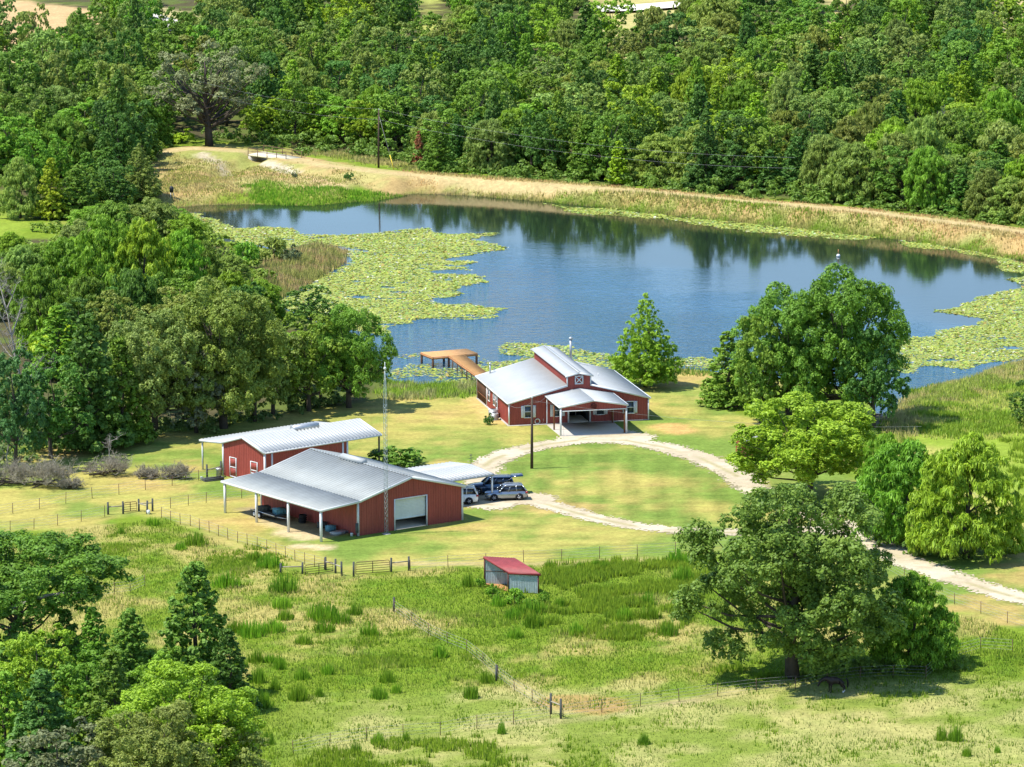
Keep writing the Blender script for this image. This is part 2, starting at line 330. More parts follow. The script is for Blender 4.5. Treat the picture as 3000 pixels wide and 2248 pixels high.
def axis(a, b, st, lim, grow):
    c = list(np.arange(a, b+st/2, st)); s = st
    while c[-1] < lim[1]: s *= grow; c.append(c[-1]+s)
    s = st
    while c[0] > lim[0]: s *= grow; c.insert(0, c[0]-s)
    return np.array(c)
gx = axis(-124, 124, .9, (-9000, 9000), 1.28); gy = axis(356, 1020, .9, (-3000, 16000), 1.28)
GX, GY = np.meshgrid(gx, gy); GZ = height(GX, GY)
PXg, PYg = projv(GX.ravel(), np.maximum(GY.ravel(), 100), 0*GX.ravel())
PXg = PXg.reshape(GX.shape); PYg = PYg.reshape(GX.shape)
SDP = sdist(PW, GX, GY); DD = segdist(DAMLINE, GX, GY)
n1 = fbm(GX, GY, 14, 5); n2 = fbm(GX+300, GY+80, 4.5, 4); n3 = fbm(GX*1.0+50, GY*.6+9, 1.9, 3); n4 = fbm(GX+900, GY-40, 40, 3)
def C(*c): return np.array(c)
def lerp(a, b, t): return a*(1-t[..., None]) + b*t[..., None]
def dryreg(px, py): return .10*np.exp(-((px-900)/260)**2-((py-1830)/110)**2)+.09*np.exp(-((px-1750)/200)**2-((py-2070)/60)**2)+.05*sm((px-1700)/500)*sm((py-2080)/80)-.032
DRYR = dryreg(PXg, PYg)
# pasture: bright green, straw-coloured patches
col = lerp(C(.165,.235,.022), C(.40,.33,.11), sm((n1*.55+n2*.45-.47+DRYR)/.16)*.85)
col = lerp(col, C(.10,.20,.014), sm((n3-.56)/.12)*.6)
# mown lawn
GREEN = C(.155,.225,.040); STRAW = C(.365,.315,.085); TAN = C(.40,.28,.10)
lawn = inside(LAWN, GX, GY); ls = sdist(LAWN, GX, GY)
lw = sm((-ls+ (n2-.5)*5)/1.6)
ISLE = atv([(1380,1440),(1450,1365),(1560,1335),(1700,1318),(1850,1325),(2000,1352),(2120,1405),(2200,1450),(2150,1530),(1990,1546),(1850,1530),(1700,1500),(1600,1475),(1540,1450)])
isl0 = (sdist(ISLE, GX, GY) < 0)*1.
k = sm((n1*.5+n2*.32+n3*.18-.34-.05*sm((PYg-1480)/120)+.05*sm((900-PXg)/500)-.035)/.24-.16*isl0)
lc = lerp(GREEN, STRAW, np.clip(k, 0, 1)); lc = lerp(lc, TAN, sm((n4*.6+n2*.4-.52)/.12)*.75)
strp = .5+.5*np.sin((GX*math.cos(.03)-GY*math.sin(.03)+.5*(n2-.5))*2*math.pi/3.0)
rows = .5+.5*np.sin((GX*math.sin(.3)+GY*math.cos(.3))*2*math.pi/4.2)
isl = sm((-sdist(ISLE, GX, GY))/1.5)
lc = lc*(1-.20*isl*sm((strp-.3)/.4))[..., None]; lc = lc*(1-.10*(1-isl)*rows)[..., None]
col = lerp(col, lc, lw)
# foreground right: greyer, closely grazed
gr = sm((PYg-2010-(PXg-1000)*-.03+(n2-.5)*90)/60)*sm((PXg-700)/300)
col = lerp(col, lerp(C(.20,.245,.045), C(.36,.34,.12), sm((n2-.42)/.2)), gr*.8)
# right-hand rough grass beyond the drive
LT = atv([(1040,1560),(940,1580),(800,1540),(690,1490),(770,1485),(900,1520)]); q = sm((-sdist(LT, GX, GY)+.4+(n3-.5))/.8); col = lerp(col, C(.30,.24,.15), q*.8)
rg = sm((PXg-2500)/120)*sm((1640-PYg)/60)*sm((PYg-1050)/60)*(1-lw)
col = lerp(col, lerp(C(.22,.30,.035), C(.38,.36,.09), sm((n1-.42)/.2)), rg)
# embankment, dam and the dry flat by the bridge
dm = 1-sm((DD-7.5+(n2-.5)*3)/2.5); bk_ = sm((-sdist(BANK, GX, GY)+2)/3); dm = np.maximum(dm, bk_)*(SDP > -1)
dc = lerp(C(.40,.28,.115), C(.38,.33,.12), sm((n2-.4)/.2)); dc = lerp(dc, C(.13,.21,.025), sm((2.6-SDP+(n2-.5)*6)/2.8)*.9); dc = lerp(dc, C(.22,.27,.05), sm((n1-.5)/.14)*.6*bk_)
col = lerp(col, dc, dm)
trk = 1-sm((DD-1.2+(n3-.5)*1.2)/.8); col = lerp(col, C(.47,.36,.17), trk*.85)
sand = atv([(640,480),(680,484),(700,500),(660,512),(690,500),(770,485),(850,508),(858,517),(790,506)], .5); 
ss = segdist(atv([(590,470),(640,486),(672,505)], .3), GX, GY); col = lerp(col, C(.44,.37,.24), (1-sm((ss-.6+(n3-.5)*1.5)/.8)))
ss = segdist(atv([(780,488),(820,500),(856,512)], .5), GX, GY); col = lerp(col, C(.50,.43,.30), (1-sm((ss-.8+(n3-.5)*1.4)/.7)))
ss = segdist(atv([(905,530),(960,548),(1010,558)], .3), GX, GY); col = lerp(col, C(.55,.38,.20), (1-sm((ss-.8+(n3-.5)*2)/1.2))*.8)
# woodland floor
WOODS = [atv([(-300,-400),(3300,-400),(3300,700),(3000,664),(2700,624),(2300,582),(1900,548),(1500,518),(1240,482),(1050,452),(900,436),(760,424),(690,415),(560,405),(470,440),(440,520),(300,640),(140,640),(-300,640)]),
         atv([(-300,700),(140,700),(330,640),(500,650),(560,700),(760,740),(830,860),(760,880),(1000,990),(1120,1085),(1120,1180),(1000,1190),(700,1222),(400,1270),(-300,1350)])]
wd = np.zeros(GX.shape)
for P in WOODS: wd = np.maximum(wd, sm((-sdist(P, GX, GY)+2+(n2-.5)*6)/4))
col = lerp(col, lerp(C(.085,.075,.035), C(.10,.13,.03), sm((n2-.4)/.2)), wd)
# fields seen far beyond the wood
for P, cc in (([(1660,260),(1700,-60),(2040,-60),(2010,180)], C(.42,.37,.14)), ([(1190,230),(1200,-60),(1330,-60),(1300,180)], C(.36,.38,.09)), ([(2380,200),(2400,-60),(2530,-60),(2500,170)], C(.46,.38,.16)),
              ([(-100,250),(-100,-20),(340,30),(330,190)], C(.48,.33,.16)), ([(420,200),(430,0),(600,40),(590,190)], C(.42,.36,.17)), ([(2900,150),(2900,-60),(3100,-60),(3100,130)], C(.44,.37,.16)), ([(-100,560),(0,560),(140,650),(120,720),(-100,720)], C(.22,.29,.035))):
    q = sm((-sdist(atv(P), GX, GY)+(n2-.5)*8)/5); col = lerp(col, cc*(.85+.3*n2[..., None]), q)
# muddy rim of the pond
rim = sm((1.1-SDP+(n3-.5)*2.2)/1.0)*(1-trk); col = lerp(col, C(.14,.095,.055), rim*.85)
inl = 1-sm((segdist(atv([(2645,1185),(2590,1235)], -.3), GX, GY)-2.2)/2); col = lerp(col, C(.22,.17,.12), inl)
# bare strips: along the fences, under the lean-to, at the porch side
for P, wdt, cc, am in ((atv([(1150,1650),(1500,1655),(1900,1640)]), .5, C(.45,.33,.16), .6), (atv([(1160,1790),(1230,1830),(1290,1862)]), .5, C(.42,.31,.16), .55), (atv([(1390,1920),(1430,1958),(1640,2090),(2030,2055),(2330,1990)]), .4, C(.42,.33,.16), .45), (atv([(2030,2055),(1700,2110),(1400,2130)]), .4, C(.42,.33,.18), .35),
                       (atv([(1960,1250),(1985,1262)]), 1.6, C(.50,.30,.11), .8), (atv([(880,1600),(950,1605)]), .5, C(.58,.44,.27), .8), (atv([(845,1560),(905,1575)]), .9, C(.58,.44,.27), .7), (atv([(775,1532),(830,1545)]), .6, C(.50,.40,.22), .5),
                       (atv([(1400,1170),(1470,1235)]), 1.2, C(.52,.36,.14), .7), (atv([(1670,2060),(1760,2070)]), 2.4, C(.36,.20,.07), .6)):
    q = 1-sm((segdist(P, GX, GY)-wdt+(n3-.5)*1.6)/.9); col = lerp(col, cc, q*am)
col = np.clip(col*(.90+.08*lw)[..., None]*(.86+.28*fbm(GX, GY, 1.1, 2))[..., None], .004, 1)
ny, nx = GX.shape; idx = np.arange(nx*ny).reshape(ny, nx)
quads = np.stack([idx[:-1, :-1], idx[:-1, 1:], idx[1:, 1:], idx[1:, :-1]], -1).reshape(-1, 4)
MGROUND = attr_mat('ground_cover', .95, .05, noise=[(2.2, .22), (.6, .13), (7., .16)])
t_ = MGROUND.node_tree; b_ = t_.nodes['Principled BSDF']; src = b_.inputs['Base Color'].links[0].from_socket; la = t_.nodes.new('ShaderNodeAttribute'); la.attribute_name = 'lawn'; ge_ = t_.nodes.new('ShaderNodeNewGeometry')
mp_ = t_.nodes.new('ShaderNodeMapping'); mp_.inputs['Rotation'].default_value = (0, 0, math.radians(12)); mp_.inputs['Scale'].default_value = (.12, 1, 1); t_.links.new(ge_.outputs['Position'], mp_.inputs['Vector']); wn_ = t_.nodes.new('ShaderNodeTexNoise'); wn_.inputs['Scale'].default_value = .75; wn_.inputs['Detail'].default_value = 4; t_.links.new(mp_.outputs[0], wn_.inputs['Vector'])
mr_ = t_.nodes.new('ShaderNodeMapRange'); mr_.inputs['From Min'].default_value = .3; mr_.inputs['From Max'].default_value = .7; mr_.inputs['To Min'].default_value = -.11; mr_.inputs['To Max'].default_value = .11; t_.links.new(wn_.outputs['Fac'], mr_.inputs['Value'])
ml_ = t_.nodes.new('ShaderNodeMath'); ml_.operation = 'MULTIPLY_ADD'; ml_.inputs[2].default_value = 1; t_.links.new(mr_.outputs[0], ml_.inputs[0]); t_.links.new(la.outputs['Fac'], ml_.inputs[1])
mx_ = t_.nodes.new('ShaderNodeMix'); mx_.data_type = 'RGBA'; mx_.blend_type = 'MULTIPLY'; mx_.inputs[0].default_value = 1; t_.links.new(src, mx_.inputs[6]); t_.links.new(ml_.outputs[0], mx_.inputs[7]); t_.links.new(mx_.outputs[2], b_.inputs['Base Color'])
me = raw_mesh('ground', np.stack([GX, GY, GZ], -1).reshape(-1, 3), quads, MGROUND, {'col': ('FLOAT_COLOR', col.reshape(-1, 3)), 'lawn': ('FLOAT', lw.ravel())}, smooth=True)
tag(link('ground', me), kind='structure')

# ------------------------------------------------------------------ pond water
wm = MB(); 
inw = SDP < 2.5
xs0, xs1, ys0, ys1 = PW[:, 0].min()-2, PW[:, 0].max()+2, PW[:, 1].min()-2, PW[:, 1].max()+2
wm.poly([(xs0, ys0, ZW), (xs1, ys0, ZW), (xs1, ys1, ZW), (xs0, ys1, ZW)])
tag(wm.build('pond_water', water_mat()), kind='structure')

# ------------------------------------------------------------------ gravel drive (fine cells so that its ragged edge is real)
RINGS = [(atv([(1395,1400),(1410,1375),(1440,1350),(1500,1326),(1600,1303),(1700,1290),(1830,1291),(1950,1312),(2050,1342),(2150,1390),(2220,1440),(2330,1490),(2440,1530),(2540,1580),(2640,1636),(2750,1680),(2880,1724),(3000,1758),(3140,1790)]), 1.8),
         (atv([(1400,1400),(1400,1440),(1470,1462),(1540,1461),(1620,1484),(1720,1513),(1850,1541),(1980,1555),(2100,1562),(2250,1560),(2400,1550),(2520,1568)]), 1.45),
         (atv([(1700,1285),(1790,1272),(1850,1282)]), 2.6), (atv([(1380,1462),(1500,1463),(1560,1463)]), 2.6), (atv([(1350,1470),(1440,1480)]), 2.4)]
cx0, cx1, cy0, cy1 = -8, 60, 425, 525; st = .2
cx = np.arange(cx0, cx1, st); cy = np.arange(cy0, cy1, st); CXg, CYg = np.meshgrid(cx, cy)
best = np.full(CXg.shape, 9.)
for P, hw in RINGS: best = np.minimum(best, segdist(P, CXg, CYg)-hw)
en = (fbm(CXg, CYg, 2.2, 4)-.5)*1.5
keep = (best+en*.6+RNG.normal(0, .30, best.shape)) < 0
cells = np.argwhere(keep); vid = {}; V = []; Fq = []
vgrid = -np.ones((len(cy)+1, len(cx)+1), int)
for dy, dx in ((0, 0), (0, 1), (1, 0), (1, 1)): vgrid[cells[:, 0]+dy, cells[:, 1]+dx] = 1
sel = np.argwhere(vgrid > 0); vgrid[sel[:, 0], sel[:, 1]] = np.arange(len(sel))
Fq = np.stack([vgrid[cells[:, 0], cells[:, 1]], vgrid[cells[:, 0], cells[:, 1]+1], vgrid[cells[:, 0]+1, cells[:, 1]+1], vgrid[cells[:, 0]+1, cells[:, 1]]], -1)
vx = cx0+sel[:, 1]*st; vy = cy0+sel[:, 0]*st
VB = np.full(len(vx), 9.)
for P, hw in RINGS: VB = np.minimum(VB, np.abs(segdist(P, vx, vy)))
gcol = lerp(C(.42,.35,.235), C(.49,.42,.30), sm((fbm(vx, vy, 3.5)-.4)/.2))
gcol = lerp(gcol, C(.31,.27,.13), (1-sm(np.abs(VB)/.6))*sm((fbm(vx, vy, 5)-.40)/.15)*.85); gcol = gcol*(.88+.24*fbm(vx, vy, .5, 2))[:, None]
me = raw_mesh('driveway', np.stack([vx, vy, np.full(len(vx), .03)], -1), Fq, attr_mat('gravel', .95, .1, noise=[(5., .12), (1.2, .08)]), {'col': ('FLOAT_COLOR', gcol)})
tag(link('driveway', me), kind='structure')
# far gravel road in the fields beyond the wood
rp = atv([(1700,34),(1850,30),(2000,18),(2140,4),(2260,-12)]); rr_ = MB()
for a, b in zip(rp, rp[1:]): rr_.poly([(a[0], a[1]-6, gz(*a)+.5), (b[0], b[1]-6, gz(*b)+.5), (b[0], b[1]+6, gz(*b)+.5), (a[0], a[1]+6, gz(*a)+.5)])
tag(rr_.build('road', plain('pale_road', (.72, .66, .55), .9)), kind='structure')
rp = atv([(415,45),(450,62),(500,75),(560,100)]); rr_ = MB()
for a, b in zip(rp, rp[1:]): rr_.poly([(a[0]-2.5, a[1]-3, gz(*a)+.5), (b[0]-2.5, b[1]-3, gz(*b)+.5), (b[0]+2.5, b[1]+3, gz(*b)+.5), (a[0]+2.5, a[1]+3, gz(*a)+.5)])
tag(rr_.build('path', plain('grey_track', (.52, .47, .42), .9)), kind='structure')

# ------------------------------------------------------------------ lily pads: thousands of floating leaves, one mass
PADS = [([(500,622),(560,622),(624,645),(690,668),(769,664),(886,664),(897,684),(1000,688),(1136,674),(1253,668),(1317,682),(1452,684),(1393,701),(1452,714),(1509,726),(1443,742),(1330,760),(1389,768),(1350,790),(1290,800),(1439,811),(1400,828),(1335,840),(1335,868),(1280,877),(1317,890),(1420,896),(1520,904),(1452,931),(1235,938),(1158,958),(1158,978),(1113,985),(1000,962),(880,925),(795,888),(850,862),(930,815),(1000,774),(1014,742),(1000,724),(900,716),(850,742),(760,722),(640,702),(560,680)], 44),
        ([(1579,595),(1650,603),(1800,612),(2000,635),(2271,662),(2452,682),(2700,710),(2905,745),(3100,790),(3200,860),(3160,1010),(3000,1050),(2941,1060),(2791,1080),(2678,1067),(2696,1094),(2633,1100),(2605,1080),(2610,1030),(2629,1003),(2742,981),(2746,967),(2859,950),(2859,931),(2751,910),(2868,881),(2905,860),(2995,838),(2941,818),(2995,806),(2923,786),(2905,755),(2769,735),(2624,715),(2615,699),(2497,707),(2362,694),(2181,676),(2000,653),(1905,640),(1724,629),(1620,606)], 38),
        ([(1452,1035),(1497,1008),(1560,1008),(1678,1015),(1742,1035),(1805,1047),(1900,1050),(2060,1045),(2150,1070),(2100,1088),(1990,1080),(1900,1086),(1800,1092),(1600,1104),(1450,1112),(1400,1100),(1440,1062),(1525,1056),(1530,1044)], 28),
        ([(1154,1041),(1235,1034),(1244,1048),(1163,1054)], 22.), ([(1158,1072),(1181,1062),(1271,1066),(1268,1077),(1190,1078)], 22.), ([(1127,1085),(1200,1080),(1340,1082),(1385,1105),(1392,1122),(1290,1124),(1240,1110),(1150,1108)], 24.),
        ([(1395,1042),(1430,1048),(1452,1060),(1420,1085),(1390,1070)], 20.), ([(2780,1082),(2830,1086),(2800,1100),(2765,1094)], 4.), ([(2920,960),(2990,955),(3000,975),(2940,985)], 3.)]
pv = []
for P, dens in PADS:
    Q = atv(P, ZW); n = int((Q[:, 0].max()-Q[:, 0].min())*(Q[:, 1].max()-Q[:, 1].min())*dens)
    X = RNG.uniform(Q[:, 0].min()-1, Q[:, 0].max()+1, n); Y = RNG.uniform(Q[:, 1].min()-2, Q[:, 1].max()+2, n)
    nz = fbm(X, Y, 5.0, 4); nz2 = fbm(X*.55, Y*1.7, 2.2, 3)
    k = (sdist(Q, X, Y)+(nz-.5)*5.0+RNG.exponential(.55, n) < 0) & (nz2 > .27+.02*RNG.standard_normal(n)) & (sdist(PW, X, Y) < -.1)
    pv.append(np.stack([X[k], Y[k]], -1))
pv = np.concatenate(pv); n = len(pv); K = 6
rad = .075+.17*RNG.random(n)**1.4; ang0 = RNG.uniform(0, 6.28, n); tilt = RNG.normal(0, .10, (n, 2)); up_ = RNG.random(n) < .08; tilt[up_] *= 3.0
zz = ZW+.012+RNG.uniform(0, .03, n)+up_*RNG.uniform(.02, .12, n)
aa = ang0[:, None]+np.linspace(.25, 6.03, K)[None]; rr = rad[:, None]*np.concatenate([np.ones((n, K))], 1)
Xp = pv[:, :1]+rr*np.cos(aa); Yp = pv[:, 1:]+rr*np.sin(aa); Zp = zz[:, None]+tilt[:, :1]*rr*np.cos(aa)+tilt[:, 1:]*rr*np.sin(aa)
Xp = np.concatenate([pv[:, :1], Xp], 1); Yp = np.concatenate([pv[:, 1:], Yp], 1); Zp = np.concatenate([zz[:, None]-.01, np.maximum(Zp, ZW+.004)], 1)
base = np.arange(n)[:, None]*(K+1); Fp = (np.arange(K+1)[None]+base)
t = RNG.random(n); pc = lerp(C(.34,.43,.055), C(.46,.47,.10), t); pc[RNG.random(n) < .10] = C(.40,.30,.07); pc[RNG.random(n) < .18] = C(.26,.40,.08); pc[RNG.random(n) < .04] = C(.62,.62,.45)
me = raw_mesh('lily_pads', np.stack([Xp, Yp, Zp], -1).reshape(-1, 3), Fp, attr_mat('lily_leaf', .5, .3, .2), {'col': ('FLOAT_COLOR', np.repeat(pc, K+1, 0))})
tag(link('lily_pads', me), label='yellow green lily pads floating over the shallow parts of the pond', cat='lily pads', kind='stuff')

# ------------------------------------------------------------------ blades: pasture grass, reeds, shore growth
def blades(X, Y, hgt, wid, lean, colr, name, mat, label, cat):
    n = len(X); Z = height(X, Y); a = RNG.uniform(0, 6.28, n); b = RNG.uniform(0, 6.28, n)
    dx = np.cos(a)*wid/2; dy = np.sin(a)*wid/2; lx = np.cos(b)*lean*hgt; ly = np.sin(b)*lean*hgt
    V = np.stack([np.stack([X-dx, Y-dy, Z-.03], -1), np.stack([X+dx, Y+dy, Z-.03], -1), np.stack([X+lx, Y+ly, Z+hgt], -1)], 1).reshape(-1, 3)
    me = raw_mesh(name, V, np.arange(n*3).reshape(n, 3), mat, {'col': ('FLOAT_COLOR', np.repeat(colr, 3, 0))})
    return tag(link(name, me), label=label, cat=cat, kind='stuff')
BLADE = attr_mat('grass_blade', .8, .1, .42, sward=.88)
def scatter(P, dens, z=0.):
    Q = atv(P, z); n = int((np.ptp(Q[:, 0])+2)*(np.ptp(Q[:, 1])+2)*dens)
    X = RNG.uniform(Q[:, 0].min()-1, Q[:, 0].max()+1, n); Y = RNG.uniform(Q[:, 1].min()-1, Q[:, 1].max()+1, n)
    return X, Y, sdist(Q, X, Y)
# pasture in front
PAST = [(-60,1585),(480,1520),(640,1590),(830,1668),(1000,1690),(1300,1668),(1700,1652),(2070,1648),(2300,1650),(2560,1800),(2850,1812),(3060,1880),(3060,2300),(-60,2300)]
X, Y, q = scatter(PAST, 46); k = q < 0; X, Y = X[k], Y[k]
PX, PY = projv(X, Y); a1 = fbm(X, Y, 14, 5); a2 = fbm(X+300, Y+80, 4.5, 4); dry = sm((a1*.55+a2*.45-.47+dryreg(PX, PY))/.16)
bare = np.minimum(segdist(atv([(1430,1958),(1640,2090),(2030,2055),(2330,1990)]), X, Y)-.3, 9)
short = sm((PY-2010-(PX-1000)*-.03)/60)*sm((PX-700)/300)
k = (RNG.random(len(X)) < (.85-.5*dry)*(1-.55*short)) & (bare > 0); X, Y, dry, short, a2 = X[k], Y[k], dry[k], short[k], a2[k]; n = len(X)
g = lerp(C(.20,.31,.022), C(.125,.235,.016), RNG.random(n)); cc = lerp(g, C(.42,.37,.13), np.clip(dry*.75+RNG.normal(0, .18, n), 0, 1)); cc = lerp(cc, C(.20,.26,.07), short*.6)
blades(X, Y, (RNG.uniform(.08, .30, n)+.22*(a2 > .60))*(1-.5*short), RNG.uniform(.05, .11, n), .35, cc, 'pasture_grass', BLADE, 'rough green and straw coloured grass of the fenced pasture', 'grass')
# tall weeds in drifts
WEEDS = [(PAST, 1.5, .5), ([(1480,1790),(1500,1700),(1620,1650),(1760,1640),(1900,1640),(2040,1620),(2080,1660),(2060,1800),(2000,1850),(1850,1885),(1650,1870),(1560,1830)], 13, .95), ([(1560,1690),(1700,1660),(2050,1660),(2050,1760),(1700,1800)], 8, 1.0), ([(560,1640),(760,1590),(860,1640),(830,1700),(640,1730)], 7, .55), ([(1010,1880),(1250,1840),(1420,1880),(1420,1960),(1300,1960),(1050,1960)], 7, .6),
         ([(850,2248),(900,2200),(1260,2150),(1500,2160),(1560,2230),(1500,2300),(850,2300)], 8, .75), ([(1500,2170),(1750,2190),(1820,2260),(1500,2300)], 3.2, .6), ([(150,1620),(330,1560),(480,1600),(420,1700),(200,1760)], 6, .45), ([(2330,1760),(2560,1790),(2800,1850),(2780,1920),(2600,1930)], 8, .7), ([(2060,1960),(2200,1930),(2320,1980),(2150,2000)], 9, .8),
         ([(2600,1120),(3050,1080),(3050,1620),(2900,1640),(2960,1300),(2700,1280)], 9, .7), ([(2560,1330),(2700,1300),(2640,1230),(2560,1230)], 5, .5)]
Xs, Ys, Hs, Cs = [], [], [], []
for P, dens, hh in WEEDS:
    X, Y, q = scatter(P, dens*1.6); nz = fbm(X, Y, 2.6, 3); k = (q+(nz-.5)*6 < 0) & (nz > (.49 if dens > 2 else .56)); X, Y = X[k], Y[k]; m = len(X)
    for j in range(4):
        Xs.append(X+RNG.normal(0, .16, m)); Ys.append(Y+RNG.normal(0, .16, m)); Hs.append(hh*.72*RNG.uniform(.4, 1.15, m)); Cs.append(lerp(C(.27,.38,.03), C(.17,.29,.018), RNG.random(m)*.7+.3*sm((fbm(X, Y, 6, 2)-.4)/.2)))
X, Y, H_, cc = map(np.concatenate, (Xs, Ys, Hs, Cs)); 
blades(X, Y, H_, RNG.uniform(.07, .15, len(X)), .16, cc, 'tall_weeds', BLADE, 'drifts of tall upright bright green weeds in the pasture', 'weeds')
# reeds and rough growth round the pond
REEDS = [([(850,742),(900,712),(1000,720),(1016,742),(1002,776),(930,818),(850,866),(790,886),(720,850),(760,790)], 14, 1.0, C(.36,.27,.13), C(.24,.26,.07)),
         ([(1130,1112),(1250,1122),(1395,1120),(1440,1112),(1420,1150),(1300,1160),(1170,1170),(1120,1160)], 16, .7, C(.20,.32,.03), C(.30,.30,.12)),
         ([(1450,1108),(1800,1090),(1990,1076),(2060,1080),(2060,1094),(1990,1092),(1800,1104),(1450,1122)], 10, .6, C(.16,.25,.03), C(.28,.25,.1)),
         ([(1380,548),(1600,566),(1900,588),(2200,622),(2500,655),(2800,700),(3050,750),(3050,772),(2700,712),(2452,684),(2271,664),(2000,637),(1800,614),(1588,592),(1389,576)], 14, .6, C(.19,.30,.03), C(.32,.31,.10)),
         ([(1090,574),(1217,552),(1380,552),(1380,575),(1217,569),(1090,592)], 13, .55, C(.24,.30,.06), C(.36,.31,.12)), ([(770,545),(880,560),(1000,560),(1100,560),(1210,562),(1090,588),(1000,593),(860,602),(760,590),(720,560)], 13, .55, C(.11,.26,.016), C(.18,.31,.03)),
         ([(440,560),(520,520),(700,540),(760,600),(600,604),(500,612)], 7, .45, C(.25,.28,.06), C(.42,.33,.14)),
         ([(1200,545),(1600,566),(2200,622),(2500,655),(2500,640),(2200,606),(1600,550),(1200,520)], 7, .4, C(.46,.30,.13), C(.38,.33,.12)), ([(2500,655),(2800,700),(3050,745),(3050,712),(2800,668),(2500,636)], 7, .4, C(.46,.30,.13), C(.38,.33,.12)),
         ([(2640,1150),(2750,1128),(2830,1110),(2900,1076),(3050,1050),(3050,1120),(2900,1140),(2700,1200),(2640,1290),(2600,1240)], 12, .8, C(.40,.35,.14), C(.30,.36,.07)),
         ([(2650,1180),(2760,1130),(2900,1100),(3050,1090),(3050,1250),(2900,1280),(2720,1280)], 9, .55, C(.42,.43,.11), C(.26,.40,.045)),
         ([(460,470),(600,480),(780,500),(960,530),(1000,520),(860,490),(1000,510),(1080,545),(900,560),(700,540),(460,560)], 5, .35, C(.36,.30,.12), C(.24,.28,.05)), ([(880,425),(1040,450),(1240,490),(1300,510),(1040,470),(880,445)], 9, .55, C(.36,.32,.13), C(.26,.27,.07))]
Xs, Ys, Hs, Cs = [], [], [], []
for P, dens, hh, c1, c2 in REEDS:
    X, Y, q = scatter(P, dens*1.4, .2); nz = fbm(X, Y, 2.6, 3); k = (q+(nz-.5)*4.5+RNG.normal(0, .7, len(X)) < 0) & (sdist(PW, X, Y) > -.5) & (segdist(DAMLINE, X, Y) > 1.3); X, Y, nz = X[k], Y[k], nz[k]; m = len(X)
    for j in range(2):
        Xs.append(X+RNG.normal(0, .2, m)); Ys.append(Y+RNG.normal(0, .2, m)); Hs.append(hh*RNG.uniform(.4, 1.1, m)*(.6+.9*nz)); Cs.append(lerp(c1, c2, np.clip(sm((nz-.4)/.2)+RNG.normal(0, .2, m), 0, 1)))
X, Y, H_, cc = map(np.concatenate, (Xs, Ys, Hs, Cs))
blades(X, Y, H_, RNG.uniform(.08, .16, len(X)), .3, cc*1.22*RNG.uniform(.75, 1.2, (len(X), 1)), 'reeds', BLADE, 'reeds and dry grass along the banks of the pond and dam', 'reeds')

# ================================================================== trees
TONE = dict(pecan=(.180,.310,.046), mid=(.160,.315,.034), dark=(.100,.235,.036), olive=(.240,.335,.062), bright=(.25,.43,.028), pale=(.235,.37,.070), yellow=(.31,.48,.026), grey=(.215,.265,.125), deep=(.075,.180,.040), rust=(.48,.20,.09), fresh=(.190,.395,.032))
def leaves(rng, lobes, size, per, aspect=.62, droop=0., flat=.35, under=.0, lobe_var=.5):
    """leaf faces spread over the shells of many lobes; returns vertices, faces, per-vertex variation"""
    c = np.array([l[:3] for l in lobes]); r = np.array([l[3] for l in lobes]); lv = rng.random(len(r))
    cnt = np.maximum(3, (per*r**2*4*math.pi).astype(int)); li = np.repeat(np.arange(len(r)), cnt); n = len(li)
    ns = np.maximum(4, cnt//11); so_ = np.concatenate([[0], np.cumsum(ns)[:-1]]); N_ = ns.sum(); sdv = rng.normal(size=(N_, 3)); sdv /= np.linalg.norm(sdv, axis=1)[:, None]; sdv[:, 2] = np.where(sdv[:, 2] < -.35-under, -sdv[:, 2], sdv[:, 2]); sr = rng.uniform(.62, 1.22, N_); sv = rng.random(N_)
    si = so_[li]+(rng.random(n)*ns[li]).astype(int); d = sdv[si]+rng.normal(0, .24, (n, 3)); d /= np.linalg.norm(d, axis=1)[:, None]
    rad = r[li]*sr[si]*(1-.30*rng.random(n)**1.5); lv = None; vs = .6*rng.random(len(r))[li]+.4*sv[si]
    sq = np.array([1, 1, .82]); p = c[li]+d*rad[:, None]*sq
    keep = np.ones(n, bool)
    for i in range(0, n, 4000):
        dd = np.linalg.norm(p[i:i+4000, None]-c[None], axis=2)/r[None]; dd[np.arange(len(dd)), li[i:i+4000]] = 9
        keep[i:i+4000] = (dd.min(1) > .62) | (rng.random(len(dd)) < .12)
    p = p[keep]; d = d[keep]; li = li[keep]; vs = vs[keep]; n = len(p)
    nn = d*.8+np.array([0, 0, flat])+rng.normal(0, .42, (n, 3)); nn /= np.linalg.norm(nn, axis=1)[:, None]
    t = rng.normal(size=(n, 3)); t[:, 2] -= droop*4; t -= nn*(t*nn).sum(1)[:, None]; t /= np.linalg.norm(t, axis=1)[:, None]; b = np.cross(nn, t)
    s = size*rng.uniform(.65, 1.35, n)[:, None]
    V = np.stack([p-t*s, p+b*s*aspect+nn*s*.15, p+t*s, p-b*s*aspect+nn*s*.15], 1).reshape(-1, 3)
    var = np.clip((1-lobe_var)*rng.random(n)+lobe_var*vs, 0, 1)
    return V, np.arange(n*4).reshape(n, 4), np.repeat(var, 4)
